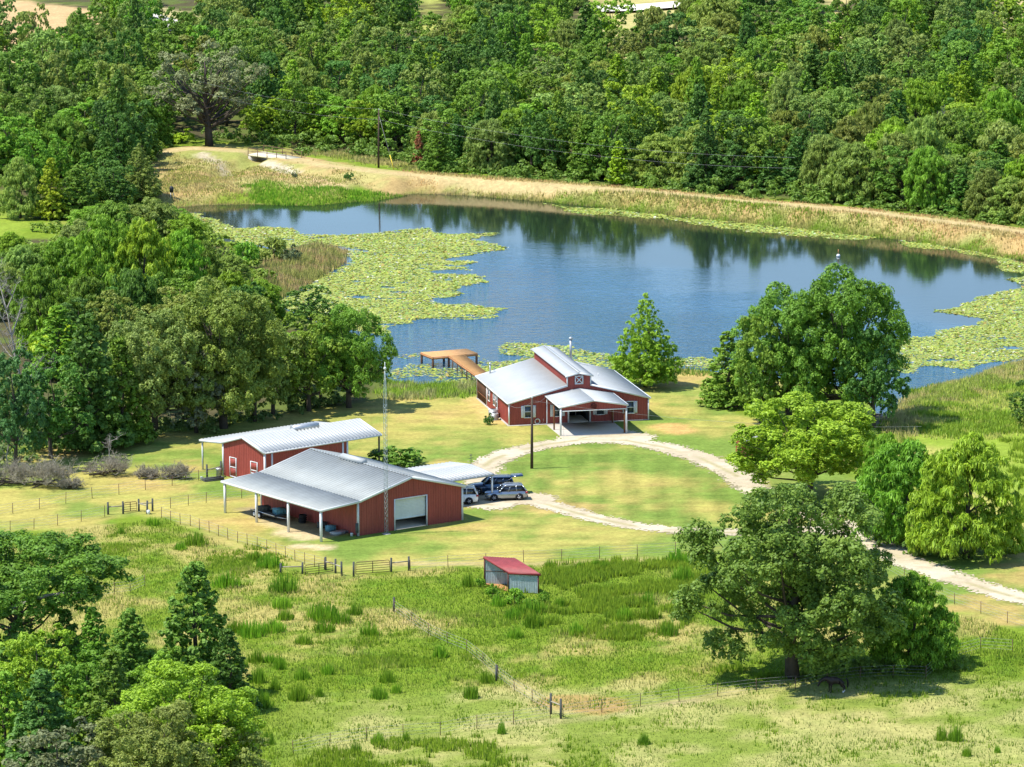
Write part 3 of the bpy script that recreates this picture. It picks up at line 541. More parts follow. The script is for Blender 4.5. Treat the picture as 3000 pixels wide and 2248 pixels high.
def lobes_for(kind, rng):
    L = []
    if kind in ('oak', 'oakbig', 'sparse', 'pecan', 'high'):
        H, R, z0 = dict(oak=(12, 5.0, .3), oakbig=(16, 7.8, .8), sparse=(16.5, 8.0, 3.6), pecan=(13, 7.4, 1.8), high=(13, 8.0, 7.0))[kind]
        nm = dict(oak=15, oakbig=21, sparse=16, pecan=20, high=17)[kind]; ns = dict(oak=15, oakbig=17, sparse=7, pecan=16, high=14)[kind]
        zc = z0+(H-z0)*.46
        for k in range(nm):          # boughs: each a cushion of small leaf clumps with its own gaps
            u = (k+.5)/nm; e = math.asin(np.clip(1-2*u*.93, -1, 1)) + rng.uniform(-.12, .12); a = k*2.39996+rng.uniform(-.35, .35)
            q = rng.uniform(.55, .86); hz = (H-zc) if e > 0 else (zc-z0)
            mr = R*rng.uniform(.27, .42)*(1 if kind != 'sparse' else .8); m = (R*q*math.cos(e)*math.cos(a), R*q*math.cos(e)*math.sin(a), zc+hz*q*math.sin(e))
            out = np.array([math.cos(e)*math.cos(a), math.cos(e)*math.sin(a), math.sin(e)])
            for i in range(ns):
                d = rng.normal(size=3)+out*.8+np.array([0, 0, .35]); d /= np.linalg.norm(d); t = mr*rng.uniform(.55, 1.08); r = rng.uniform(.075, .135)*R
                z = max(m[2]+d[2]*t*.85, z0+.3); L.append((m[0]+d[0]*t, m[1]+d[1]*t, z, r))
        for i in range(nm*2):        # inner filling
            d = rng.normal(size=3); d /= np.linalg.norm(d); t = rng.uniform(.1, .5); L.append((d[0]*R*t, d[1]*R*t, zc+d[2]*(H-zc)*t, R*.14)) if kind != 'sparse' or i % 3 == 0 else None
    elif kind in ('gum', 'gumslim'):
        H, R = (13, 3.6) if kind == 'gum' else (10, 2.2)
        for i in range(400):
            t = rng.random()**1.5; a = rng.uniform(0, 6.28); q = R*((1-t)**.72+.10)*rng.uniform(.12, 1.0)**.7; r = rng.uniform(.11, .20)*R*(1-.4*t)
            L.append((q*math.cos(a), q*math.sin(a), .7+t*(H-1.3), r))
    elif kind == 'willow':
        H, R = 9.5, 4.8
        for i in range(230):
            a = rng.uniform(0, 6.28); e = rng.uniform(-.6, 1.5); q = rng.uniform(.55, 1.0)
            L.append((R*q*math.cos(a)*math.cos(e), R*q*math.sin(a)*math.cos(e), max(.8, 3.6+(H-4.2)*q*math.sin(e)), rng.uniform(.42, .85)))
        for i in range(60):
            a = rng.uniform(0, 6.28); q = rng.uniform(.5, .95); L.append((R*q*math.cos(a), R*q*math.sin(a), rng.uniform(.6, 3.2), rng.uniform(.6, 1.0)))
    elif kind == 'cypress':
        H, R = 12, 4.2
        for lvl in range(15):
            t = lvl/14; rr = R*(1-t)**.85*(1-.25*max(0, .22-t)/.22)+.15; m = int(4+9*(1-t))
            for k in range(m):
                a = k*2*math.pi/m+lvl*1.1+rng.uniform(-.25, .25)
                for q in (.42, .78, 1.):
                    qq = rr*q*rng.uniform(.85, 1.1); L.append((qq*math.cos(a), qq*math.sin(a), 1.5+t*(H-1.9)-q*.25+rng.uniform(-.2, .2), (.22+.5*(1-t))*rng.uniform(.7, 1.1)))
    elif kind == 'shrub':
        for i in range(34):
            a = rng.uniform(0, 6.28); q = rng.random()**.6; L.append((1.7*q*math.cos(a), 1.7*q*math.sin(a), .35+1.75*rng.random()*(1-.55*q*q), rng.uniform(.28, .6)))
    return L
def trunk_mesh(name, kind, rng, lobes, H, r0, nl, split=.35, zstart=.25):
    m = MB(); top = H*.8
    pts = [(rng.normal(0, .12)*k, rng.normal(0, .12)*k, top*k/5-.15*(k == 0)) for k in range(6)]
    m.tube(pts, [r0*1.35, r0, r0*.82, r0*.6, r0*.38, r0*.12], 7)
    idx = rng.permutation(len(lobes))[:nl]
    for i in idx:
        x, y, z, r = lobes[i]; zb = max(H*zstart*.6, min(z*rng.uniform(.35, .75), top*.9)); f = zb/top*5; k = min(4, int(f)); a = np.array(pts[k])*(1-(f-k))+np.array(pts[k+1])*(f-k)
        e = np.array([x, y, z]); mid = a*.45+e*.55+np.array([0, 0, -.08*np.linalg.norm(e-a)])
        rb = r0*(.42-.25*zb/top); m.tube([a, mid, e], [rb, rb*.6, rb*.2], 5, False)
    me = raw_mesh(name, m.v, m.f, None, smooth=True); return me
KSPEC = {  # kind: (leaf size, leaves per m2, height, radius, trunk radius, limbs, aspect, droop, variants)
    'oak': (.175, 20, 12, 5.2, .26, 14, .62, 0, 4), 'oakbig': (.14, 27, 16, 8.2, .46, 30, .62, 0, 3), 'pecan': (.15, 25, 13, 7.6, .40, 30, .6, 0, 2), 'high': (.14, 26, 13, 8., .42, 34, .62, 0, 1), 'sparse': (.18, 12, 16.5, 8.0, .50, 70, .6, .1, 1),
    'gum': (.165, 26, 13, 3.6, .22, 10, .7, 0, 3), 'gumslim': (.19, 20, 10, 2.2, .16, 6, .7, 0, 2), 'willow': (.25, 22, 9.5, 4.8, .24, 14, .24, .9, 3), 'cypress': (.20, 24, 12, 4.2, .24, 12, .3, .1, 1), 'shrub': (.15, 26, 2.4, 2.0, .07, 8, .6, 0, 3)}
PROTO = {}
for kind, (ls_, per, H, R, tr_, nl, asp, dr, nv) in KSPEC.items():
    PROTO[kind] = []
    for v in range(nv):
        rng = np.random.default_rng(100*len(PROTO)+v); L = lobes_for(kind, rng)
        V, Fc, var = leaves(rng, L, ls_, per, asp, dr, flat=.35 if kind != 'willow' else .1, under=.3 if kind in ('oakbig', 'pecan', 'cypress') else 0)
        cm = raw_mesh(kind+'_crown', V, Fc, LEAF, {'var': ('FLOAT', var)})
        tm = trunk_mesh(kind+'_trunk', kind, rng, L, H, tr_, nl); tm.materials.append(MT['bark'])
        PROTO[kind].append((tm, cm, float(np.percentile(np.hypot(V[:, 0], V[:, 1]), 97)), float(V[:, 2].max())))
def tree(name, kind, pos, height, radius, tone, label, cat, group=None, rng=RNG, variant=None):
    P = PROTO[kind]; tm, cm, R0, H0 = P[rng.integers(len(P)) if variant is None else variant]
    o = empty(name, pos, rng.uniform(0, 6.28)); o.scale = (radius/R0, radius/R0, height/H0)
    t = link('trunk', tm, o); c = link('crown', cm, o)
    cc = np.array(TONE[tone])*rng.uniform(.86, 1.16)*np.array([rng.uniform(.9, 1.12), 1, rng.uniform(.85, 1.15)]); c.color = (*cc, 1)
    return tag(o, label, cat, group)
# --- single trees, each set where its foot stands: (name, kind, foot x, foot y, crown width px, top y, tone, label)
T = [
 ('cypress_tree','cypress',1892,1134,200,856,'fresh','conical bright green cypress on the shore lawn beside the house'),
 ('oak_tree','oakbig',2480,1235,370,778,'mid','tallest dark green tree of the clump between house and pond inlet'),
 ('oak_tree','oakbig',2310,1225,330,830,'mid','broad dark green tree left of the tallest one in the lawn clump'),
 ('oak_tree','oak',2560,1262,190,960,'dark','dark tree at the inlet edge of the lawn clump, shaded trunk'),
 ('lawn_tree','oak',2228,1240,170,925,'mid','lower rounded tree at the house side of the lawn clump'),
 ('lawn_tree','gum',2131,1189,165,968,'mid','small single trunk tree on a mulch circle near the lawn clump'),
 ('pecan_tree','pecan',2368,1455,440,1145,'bright','wide bright green spreading tree standing over the curve of the drive'),
 ('pecan_tree','oakbig',2322,1985,615,1390,'pecan','huge olive green tree with thick trunk above the dark horse'),
 ('rounded_tree','willow',2672,1948,270,1668,'fresh','rounded bushy tree beside the huge olive tree near the lower drive'),
 ('willow_tree','willow',2830,1635,330,1262,'bright','feathery light green tree beyond the lower drive, widest of its group'),
 ('willow_tree','willow',2660,1590,300,1285,'fresh','feathery light green tree at the edge of the drive, left of the widest'),
 ('willow_tree','willow',2590,1500,160,1260,'fresh','slim light green tree between the drive and the wide spreading tree'),
 ('small_tree','shrub',2690,1625,100,1545,'dark','small dark leafy sapling under the feathery trees by the drive'),
 ('oak_tree','oak',3015,1245,130,1115,'dark','dark small oak at the far edge of the rough grass by the inlet'),
 ('water_oak','oakbig',1022,1195,240,885,'mid','tall tree at the end of the wood next to the pond, leaning over the lawn'),
 ('water_oak','oak',905,1205,220,915,'mid','tree second from the pond end along the lawn edge of the wood'),
 ('water_oak','oak',800,1215,210,935,'olive','tree third from the pond end along the lawn edge of the wood'),
 ('live_oak','oakbig',655,1255,380,815,'olive','largest olive oak of the wood, behind the long shed with grey limbs'),
 ('live_oak','oak',745,1235,210,905,'olive','olive oak close behind the ridge of the long shed'),
 ('live_oak','pecan',455,1272,330,905,'olive','spreading olive oak with drooping lower boughs beside the brush piles'),
 ('live_oak','oak',575,1268,190,1000,'grey','low greyish oak in front of the largest olive oak'),
 ('sweetgum_tree','gum',262,1318,240,915,'dark','dark glossy pyramid shaped sweetgum above the brush piles'),
 ('sweetgum_tree','gum',352,1300,190,985,'mid','mid green sweetgum in the wood edge beside the dark pyramid'),
 ('water_oak','oak',150,1345,230,1040,'dark','dark green oak of the wood edge behind the largest brush pile'),
 ('water_oak','oak',45,1372,220,1010,'deep','deep green oak at the wood end with bare boughs before it'),
 ('willow_tree','willow',60,915,190,715,'pale','pale willow at the outer end of the willow row'),
 ('willow_tree','willow',190,905,190,690,'fresh','light green willow, second of the row behind the live oaks'),
 ('willow_tree','willow',310,925,200,620,'fresh','light green willow, middle of the row behind the live oaks'),
 ('willow_tree','willow',425,930,190,635,'bright','bright green willow of the row behind the live oaks'),
 ('willow_tree','willow',530,915,170,665,'fresh','light green willow nearest the brown reeds'),
 ('willow_tree','willow',600,870,120,700,'mid','small willow standing between row and brown reeds'),
 ('willow_tree','willow',250,1010,170,800,'mid','mid green willow in the second row above the live oaks'),
 ('willow_tree','willow',120,1000,170,770,'mid','mid green willow in the second row, next to the bare tree'),
 ('willow_tree','willow',390,1020,190,780,'dark','dark green willow in the second row directly above the live oaks'),
 ('bright_shrub','shrub',175,1075,190,905,'yellow','yellow green thicket inside the wood'),
 ('bright_shrub','shrub',100,1060,120,930,'bright','bright green thicket beside the yellow one inside the wood'),
 ('marsh_bush','shrub',805,765,95,692,'olive','round olive bush on the reedy point of the pond'),
 ('marsh_bush','shrub',850,772,60,715,'grey','small brownish bush beside the round one on the reedy point'),
 ('marsh_bush','shrub',720,790,90,705,'fresh','leafy green bush at the foot of the reedy point'),
 ('marsh_bush','shrub',640,800,110,720,'olive','olive thicket between willows and reedy point'),
 ('willow_tree','willow',330,745,190,585,'mid','willow of the upper row facing the pond cove'),
 ('willow_tree','willow',445,735,180,575,'pale','pale willow at the water edge of the pond cove'),
 ('willow_tree','willow',545,745,140,625,'fresh','low willow leaning toward the lily pads'),
 ('willow_tree','willow',235,775,150,640,'pale','pale willow beside the small bright meadow'),
 ('willow_tree','willow',90,800,150,712,'mid','low willow below the small bright meadow'),
 ('willow_tree','willow',60,640,130,455,'pale','pale feathery willow above the small bright meadow'),
 ('sweetgum_tree','gum',152,642,105,462,'yellow','yellow green narrow tree above the small bright meadow'),
 ('sweetgum_tree','gum',320,600,130,430,'dark','dark pyramidal tree left of the layered tree near the cove'),
 ('cypress_tree','cypress',410,586,135,418,'olive','layered conical tree with drooping tips at the head of the cove'),
 ('water_oak','oak',240,620,130,480,'mid','round tree between the yellow green tree and the dark pyramid'),
 ('dying_oak','sparse',613,428,330,112,'grey','tall dark trunked oak with thin greyish foliage near the bridge'),
 ('bright_shrub','shrub',530,418,90,375,'yellow','rounded yellow green bush beside the tall dark trunked oak'),
 ('dead_cedar','gumslim',1228,482,44,382,'rust','rust brown dead cedar at the edge of the far wood'),
 ('cedar_tree','gum',1283,505,100,350,'mid','rounded dense cedar next to the rust brown dead one'),
 ('elm_tree','gumslim',1812,543,75,412,'yellow','yellowish slender tree at the front edge of the far wood'),
 ('elm_tree','oak',2775,400,140,215,'yellow','brightest yellow green crown deep inside the far wood'),
 ('elm_tree','oak',1265,300,110,150,'yellow','yellow green crown in the far wood above the power pole'),
 ('elm_tree','oak',1020,150,170,-30,'yellow','bright yellow green crown at the top of the far wood'),
 ('elm_tree','oak',2180,250,190,95,'bright','wide bright green crown high in the far wood'),
 ('elm_tree','gum',2120,330,90,170,'yellow','narrow yellow green crown beside the rounded willow in the far wood'),
 ('bush','shrub',880,478+820,1,1,'mid','x'),
 ('lone_bush','shrub',1022,527,30,503,'dark','small dark bush alone on the dry dam slope'),
 ('lone_bush','shrub',862,522,18,503,'grey','tiny grey green bush beside the pale sand below the bridge'),
 ('garden_shrub','shrub',1165,1365,165,1310,'mid','wide leafy shrub between the barn roof and the long shed'),
 ('garden_shrub','shrub',1430,1244,32,1208,'dark','small upright shrub beside the air conditioners of the house'),
 # bottom left corner of the picture
 ('sweetgum_tree','gum',575,2040,270,1640,'mid','tall pyramidal sweetgum standing in front of the pasture'),
 ('sweetgum_tree','gum',668,2085,170,1835,'dark','short dark sweetgum touching the tall pyramidal one'),
 ('sweetgum_tree','gum',385,2060,200,1775,'mid','sweetgum with pointed top, between the tall one and the spreading oak'),
 ('sweetgum_tree','gum',195,2000,150,1780,'dark','slim pointed sweetgum closest to the spreading oak'),
 ('sweetgum_tree','gum',275,2020,150,1772,'fresh','slim light green sweetgum between two pointed ones'),
 ('spreading_oak','high',45,1960,600,1540,'mid','oak with a long pale horizontal limb reaching over the pasture'),
 ('hickory_tree','oakbig',560,2330,480,1945,'yellow','large yellow green rounded tree in front of the pasture'),
 ('hickory_tree','oak',120,2130,260,1830,'bright','yellow green rounded crown below the spreading oak'),
 ('sweetgum_tree','gum',130,2290,240,1955,'dark','dark glossy sweetgum below the yellow green rounded crown'),
 ('sweetgum_tree','gum',330,2240,230,1900,'mid','broad mid green sweetgum left of the large yellow green tree'),
 ('water_oak','oak',35,2000,250,1775,'dark','dark rounded crown hiding the foot of the spreading oak'),
 ('water_oak','oak',470,2140,230,1900,'fresh','rounded light green crown filling between the tall and broad sweetgums'),
 ('water_oak','oak',60,2110,200,1870,'bright','yellow green rounded crown at the foot of the spreading oak'),
 ('water_oak','oak',250,2150,220,1905,'mid','rounded crown below the two slim pointed sweetgums'),
 ('live_oak','oakbig',450,2440,420,2060,'olive','dull olive oak nearest the camera beneath the yellow green tree'),
 ('live_oak','oak',180,2420,330,2110,'grey','greyish oak with bare twigs nearest the camera'),
 ('live_oak','oak',700,2370,200,2120,'olive','olive oak at the outer end of the nearest trees'),
 ('sweetgum_tree','gum',20,2260,200,1960,'fresh','bright sweetgum cut by the edge of the picture below the spreading oak'),
]
CATN = dict(shrub='shrub')
for nm, kd, px, py, wpx, ty, tone, lab in T:
    if lab == 'x': continue
    p = on(px, py); p[2] -= .05; s = pscale(py); hgt = (py-ty)*s/CP*1.0; 
    tree(nm, kd, p, max(.8, hgt), wpx/2*s*1.02, tone, lab, 'bush' if kd == 'shrub' else 'tree', variant=None, rng=np.random.default_rng(int(px*7+py)))
# --- the wood beyond the dam: every crown one tree, spread so that none stands in another
rng = np.random.default_rng(21)
FW = [(-90,-40),(3090,-40),(3090,668),(3000,660),(2700,620),(2300,578),(1900,545),(1500,515),(1320,497),(1245,455),(1050,440),(900,425),(760,414),(700,400),(500,392),(440,470),(380,560),(180,470),(-90,600)]
HOLES = [[(1640,215),(1690,-60),(2040,-60),(2020,150)], [(1185,190),(1200,-60),(1335,-60),(1300,150)], [(2385,150),(2400,-60),(2530,-60),(2510,140)], [(-100,215),(-100,-60),(340,-60),(320,170)], [(425,170),(420,-60),(600,-60),(590,150)], [(2900,120),(2900,-60),(3100,-60),(3100,110)], [(-100,560),(40,560),(140,650),(120,720),(-100,720)]]
QW = atv(FW); HO = [atv(h) for h in HOLES]; placed = []
taken = [(on(t[2], t[3])[0], on(t[2], t[3])[1], t[4]/2*pscale(t[3])*.8) for t in T if t[3] < 660 and t[7] != 'x']
front = atv([(760,414),(900,425),(1050,440),(1245,455),(1320,497),(1500,515),(1900,545),(2300,578),(2700,620),(3000,660),(3090,668)])
def zone(px, py, d):
    a = 'beside the dam track' if d < 9 else ('some rows behind the dam track' if d < 45 else ('in the middle of the wood' if d < 150 else 'toward the far fields'))
    b = 'behind the bridge' if px < 760 else ('near the power pole' if px < 1300 else ('opposite open water' if px < 2150 else 'at the pad covered end'))
    return a, b
kinds = [('oak', 'broadleaf_tree', .60), ('gum', 'sweetgum_tree', .13), ('willow', 'willow_tree', .19), ('gumslim', 'sweetgum_tree', .08)]
tonesd = {'oak': ['mid', 'mid', 'dark', 'olive', 'fresh', 'dark', 'mid', 'pale'], 'gum': ['mid', 'dark', 'mid', 'fresh', 'dark', 'bright'], 'gumslim': ['dark', 'mid', 'fresh', 'dark'], 'willow': ['pale', 'olive', 'fresh', 'olive', 'pale']}
TW = dict(mid='mid green', dark='dark green', olive='olive green', fresh='fresh green', pale='pale green', bright='bright green', yellow='yellow green')
KW = dict(oak='rounded broadleaf', gum='pointed sweetgum', gumslim='slim sweetgum', willow='feathery willow')
tries = 0
while tries < 30000 and len(placed) < 430:
    tries += 1
    if tries < 2600: # front row first
        s_ = rng.random(); i = rng.integers(len(front)-1); q = front[i]+(front[i+1]-front[i])*rng.random(); x = q[0]+rng.normal(0, 1); y = q[1]+rng.uniform(3, 12)
    else:
        x = rng.uniform(-118, 118); y = rng.uniform(650, 1000)
    if not inside(QW, np.array([x]), np.array([y]))[0] or any(inside(h, np.array([x]), np.array([y]))[0] for h in HO): continue
    px, py = projv(x, y); d = float(segdist(front, np.array([x]), np.array([y]))[0])
    if px < -70 or px > 3070: continue
    kd, nm, _ = kinds[rng.choice(4, p=[k[2] for k in kinds])]
    if px > 2250 and d < 60 and rng.random() < .55: kd, nm = 'willow', 'willow_tree'
    if px < 700 and rng.random() < .3: kd, nm = 'oak', 'broadleaf_tree'
    R = {'oak': rng.uniform(3.6, 5.8), 'gum': rng.uniform(2.6, 3.9), 'gumslim': rng.uniform(2.0, 2.8), 'willow': rng.uniform(3.6, 5.6)}[kd]
    H = {'oak': rng.uniform(8.5, 13.5), 'gum': rng.uniform(9.5, 15), 'gumslim': rng.uniform(7.5, 11), 'willow': rng.uniform(7, 12.5)}[kd]
    if d < 7: H *= .82; R *= .9
    if px < 740: H *= 1.12
    grow = .50+.12*min(1, d/60)+.34*max(0, (d-60)/200)
    if any((x-a)**2+((y-b)*.8)**2 < ((R+r)*grow)**2 for a, b, r in placed): continue
    if any((x-a)**2+(y-b)**2 < (R*.5+r)**2 for a, b, r in taken): continue
    placed.append((x, y, R)); tone = tonesd[kd][rng.integers(len(tonesd[kd]))]
    if rng.random() < .05: tone = 'bright'
    a, b = zone(px, py, d); big = 'tall ' if H > 12.2 else ('low ' if H < 8.6 else '')
    tree(nm, kd, (x, y, gz(x, y)-.05), H, R, tone, f'{big}{TW[tone]} {KW[kd]} {a} {b}', 'tree', 'trees of the wood beyond the dam', rng)
print('wood trees', len(placed), 'tries', tries)
# fill of the left wood, between the trees listed above
LW = [(-60,1000),(60,700),(200,640),(330,660),(480,690),(600,730),(720,830),(760,900),(900,960),(1050,1060),(1060,1160),(900,1190),(700,1210),(420,1240),(-60,1330)]
QL = atv(LW); pl = [(on(t[2], t[3])[0], on(t[2], t[3])[1], t[4]/2*pscale(t[3])*.55) for t in T if t[7] != 'x']; cnt = 0
for _ in range(1500):
    x = rng.uniform(-78, 0); y = rng.uniform(490, 680)
    if not inside(QL, np.array([x]), np.array([y]))[0] or cnt > 34: continue
    px, py = projv(x, y)
    kd, nm = ('willow', 'willow_tree') if py < 960 else (('oak', 'water_oak') if rng.random() < .6 or px > 600 else ('gum', 'sweetgum_tree'))
    R = rng.uniform(2.6, 4.2); H = rng.uniform(6.5, 9.5) if py > 1000 else (rng.uniform(5.5, 8) if py > 850 else rng.uniform(3.5, 5.2))
    if any((x-a)**2+(y-b)**2 < (R*.6+r)**2 for a, b, r in pl): continue
    pl.append((x, y, R*.8)); cnt += 1; tone = ['mid', 'dark', 'fresh', 'olive'][rng.integers(4)] if kd != 'willow' else ['pale', 'fresh', 'mid', 'bright'][rng.integers(4)]
    zn = 'in the willow thicket beside the pond cove' if py < 960 else ('in the shade between live oaks and willows' if px < 560 else 'in the shade between live oaks and pond')
    tree(nm, kd, (x, y, gz(x, y)-.05), H, R, tone, f'{TW[tone]} {KW[kd]} {zn}', 'tree', 'filling trees of the wood along the lawn', rng)
QX = atv([(-60,380),(560,396),(450,470),(420,540),(330,640),(-60,660)]); cnt = 0
for _ in range(900):
    x = rng.uniform(-90, -35); y = rng.uniform(640, 790)
    if not inside(QX, np.array([x]), np.array([y]))[0] or inside(HO[6], np.array([x]), np.array([y]))[0] or cnt > 30: continue
    R = rng.uniform(2.6, 4.2); H = rng.uniform(6, 10.5)
    if any((x-a)**2+(y-b)**2 < (R*.55+r)**2 for a, b, r in pl) or any((x-a)**2+(y-b)**2 < (R*.4+r*.4)**2 for a, b, r in placed): continue
    pl.append((x, y, R*.7)); cnt += 1; kd, nm = (('oak', 'broadleaf_tree'), ('gum', 'sweetgum_tree'), ('willow', 'willow_tree'))[rng.integers(3)]; tone = ['mid', 'dark', 'fresh', 'mid'][rng.integers(4)]
    tree(nm, kd, (x, y, gz(x, y)-.05), H, R, tone, f'{TW[tone]} {KW[kd]} between the dark trunked oak and the small bright meadow', 'tree', 'trees around the small bright meadow', rng)
# low growth under the edges of the woods: one mass of leaves
def undergrowth(lines, name, label, dens, hmax, tones):
    Ls = []; tn = []
    for P in lines:
        P = atv(P)
        for a, b in zip(P, P[1:]):
            m = int(np.linalg.norm(b-a)*dens)
            for k in range(m):
                q = a+(b-a)*rng.random()+rng.normal(0, 1.3, 2); r = rng.uniform(.5, 1.2); z = gz(q[0], q[1])+rng.uniform(.1, hmax)*rng.random()
                Ls.append((q[0], q[1], z, r))
    V, Fc, var = leaves(rng, Ls, .2, 10); o = link(name, raw_mesh(name, V, Fc, LEAF, {'var': ('FLOAT', var)})); o.color = (*tones, 1)
    return tag(o, label, 'undergrowth', kind='stuff')
undergrowth([[(640,418),(760,424),(900,440),(1050,452),(1180,470),(1245,490),(1320,510),(1500,524),(1900,556),(2300,588),(2700,630),(3050,672)], [(640,405),(900,425),(1245,470),(1500,510),(2300,572),(3050,655)]], 'undergrowth', 'leafy undergrowth along the front edge of the far wood', 1.5, 2.6, (.14, .27, .035))
undergrowth([[(-50,1375),(150,1340),(300,1310),(450,1275),(620,1258),(760,1235),(900,1205),(1010,1190)], [(-50,1345),(300,1290),(620,1240),(1000,1175)]], 'undergrowth', 'dark undergrowth along the lawn edge of the oak wood', .9, 1.6, (.11, .20, .045))
undergrowth([[(500,640),(560,690),(640,720),(700,780),(760,840)], [(-50,780),(150,730),(330,700),(480,690)], [(150,690),(300,640),(420,600)], [(460,440),(400,520),(330,600)], [(-40,470),(200,450),(440,440)], [(-40,520),(200,520),(400,500)]], 'undergrowth', 'light green thicket along the pond cove', 1.2, 1.6, (.20, .33, .035))
undergrowth([[(2240,1260),(2400,1275),(2560,1280)], [(2560,1560),(2700,1620),(2880,1640)], [(2330,1990),(2500,1970),(2620,1955),(2760,1950)], [(2380,1985),(2560,1960)]], 'undergrowth', 'low leafy growth under the trees along the drive', .9, 1.3, (.135, .25, .035))

# ================================================================== buildings
def window(par, o, U, N, w_, h_, shutters=False):
    """sash window at o (lower corner) on a wall with direction U and outward normal N"""
    o = Vector(o); U = Vector(U); N = Vector(N); Z = Vector((0, 0, 1))
    def bx(m, u0, u1, z0, z1, d0, d1):
        P = lambda u, z, d: o+U*u+Z*z+N*d
        m.hull8([P(u0, z0, d0), P(u1, z0, d0), P(u1, z0, d1), P(u0, z0, d1)], [P(u0, z1, d0), P(u1, z1, d0), P(u1, z1, d1), P(u0, z1, d1)])
    f = MB(); t = .09
    bx(f, -t, w_+t, -t, 0, .02, .10); bx(f, -t, w_+t, h_, h_+t, .02, .10); bx(f, -t, 0, 0, h_, .02, .10); bx(f, w_, w_+t, 0, h_, .02, .10); bx(f, 0, w_, h_*.5-.035, h_*.5+.035, .04, .09)
    wn = f.build('window', MT['white'], par)
    g = MB(); bx(g, 0, w_, 0, h_, -.02, .05); g.build('pane', MT['glass'], wn)
    if shutters:
        for u in (-.42, w_+.09):
            s_ = MB(); bx(s_, u, u+.33, -.03, h_+.06, .03, .08)
            for z in np.arange(.08, h_-.05, .12): bx(s_, u+.05, u+.28, z, z+.07, .08, .095)
            s_.build('shutter', MT['white'], wn)
    return wn
X_, Y_, Z_ = Vector((1, 0, 0)), Vector((0, 1, 0)), Vector((0, 0, 1))
# ------------------------------------------------------------------ the house
W_, L_, H_ = 15.8, 17.2, 2.55; sl = .265; xm0, xm1, zm = 6.6, 9.2, 5.38; cx_ = W_/2
ho = tag(empty('barn_style_house', (-.31, 519.74, 0), .21), 'red steel house with white roof, raised centre monitor and gabled carport', 'house')
top = lambda u: H_+sl*min(u, W_-u)
m = MB(); panel_wall(m, (0, 0, 0), X_, -Y_, W_, lambda u: min(top(u), H_+sl*xm0), [(1.75, 2.58, .9, 2.15), (5.05, 5.88, .9, 2.15), (6.78, 9.05, 0, 2.62), (9.9, 10.72, .9, 2.15), (13.3, 14.12, .9, 2.15)]); m.build('front_wall', MT['red'], ho)
m = MB(); panel_wall(m, (W_, L_, 0), -X_, Y_, W_, lambda u: min(top(u), H_+sl*xm0)); m.build('rear_wall', MT['red'], ho)
m = MB(); panel_wall(m, (0, 12., 0), -Y_, -X_, 12., H_, [(.80, 1.69, .94, 2.16), (3.70, 4.58, .94, 2.16), (5.28, 5.97, .9, 2.2)]); m.build('side_wall', MT['red'], ho)
m = MB(); panel_wall(m, (W_, 0, 0), Y_, X_, L_, H_); m.build('side_wall', MT['red'], ho)
for xs, nn in ((xm0, -1), (xm1, 1)):
    zb = H_+sl*xm0-.1; m = MB(); panel_wall(m, (xs, L_ if nn < 0 else 0, zb), -Y_ if nn < 0 else Y_, X_*nn, L_, zm-zb); m.build('monitor_wall', MT['red'], ho)
for yv, nn in ((-.004, -1), (L_+.004, 1)):
    zb = 3.6 if nn < 0 else 4.2; m = MB(); panel_wall(m, (xm0 if nn < 0 else xm1, yv, zb), X_*(-nn), Y_*nn, xm1-xm0, lambda u: zm-zb+.25*min(u, xm1-xm0-u)); m.build('monitor_gable', MT['red'], ho)
for side in (0, 1):
    m = MB(); dz = sl; ext = .18; ln = math.hypot(xm0+ext, (xm0+ext)*sl)
    if side == 0: panel_roof(m, (-ext, -.22, H_+.08-ext*sl), -Y_, Vector((1, 0, sl)), -(-L_-.44), ln) if False else panel_roof(m, (-ext, L_+.22, H_+.08-ext*sl), -Y_, Vector((1, 0, sl)), L_+.44, ln, .3, .02)
    else: panel_roof(m, (W_+ext, -.22, H_+.08-ext*sl), Y_, Vector((-1, 0, sl)), L_+.44, ln, .3, .02)
    m.build('wing_roof', MT['roof_white'], ho)
    m = MB(); hw = (xm1-xm0)/2+.27; ln = math.hypot(hw, hw*.25)
    if side == 0: panel_roof(m, (cx_-hw, L_+.25, zm+.06-.27*.25), -Y_, Vector((1, 0, .25)), L_+.5, ln, .3, .02)
    else: panel_roof(m, (cx_+hw, -.25, zm+.06-.27*.25), Y_, Vector((-1, 0, .25)), L_+.5, ln, .3, .02)
    m.build('monitor_roof', MT['roof_white'], ho)
m = MB(); m.bar((cx_, -.27, zm+.06+.335), (cx_, L_+.27, zm+.06+.335), .3, .06); m.build('ridge_cap', MT['roof_white'], ho)
m = MB()  # fascias, corner boards, gutters
for x in (-.035, W_+.035): m.box(x-.07, x+.07, -.075, .075, 0, H_+.02); m.box(x-.07, x+.07, L_-.075, L_+.075, 0, H_)
for yv in (-.26, L_+.26):
    m.bar((-.2, yv, H_-.02), (xm0-.05, yv, H_+sl*xm0-.0), .06, .2); m.bar((W_+.2, yv, H_-.02), (xm1+.05, yv, H_+sl*xm0-.0), .06, .2)
    hw = (xm1-xm0)/2+.3; m.bar((cx_-hw, yv*1.02, zm-.08), (cx_, yv*1.02, zm+.28), .06, .18); m.bar((cx_+hw, yv*1.02, zm-.08), (cx_, yv*1.02, zm+.28), .06, .18)
for x in (-.24, W_+.24): m.bar((x, -.3, H_-.02), (x, L_+.3, H_-.02), .1, .14)
for x in (xm0-.03, xm1+.03): m.box(x-.06, x+.06, -.09, .05, H_+sl*xm0-.15, zm)
m.build('trim', MT['white'], ho)
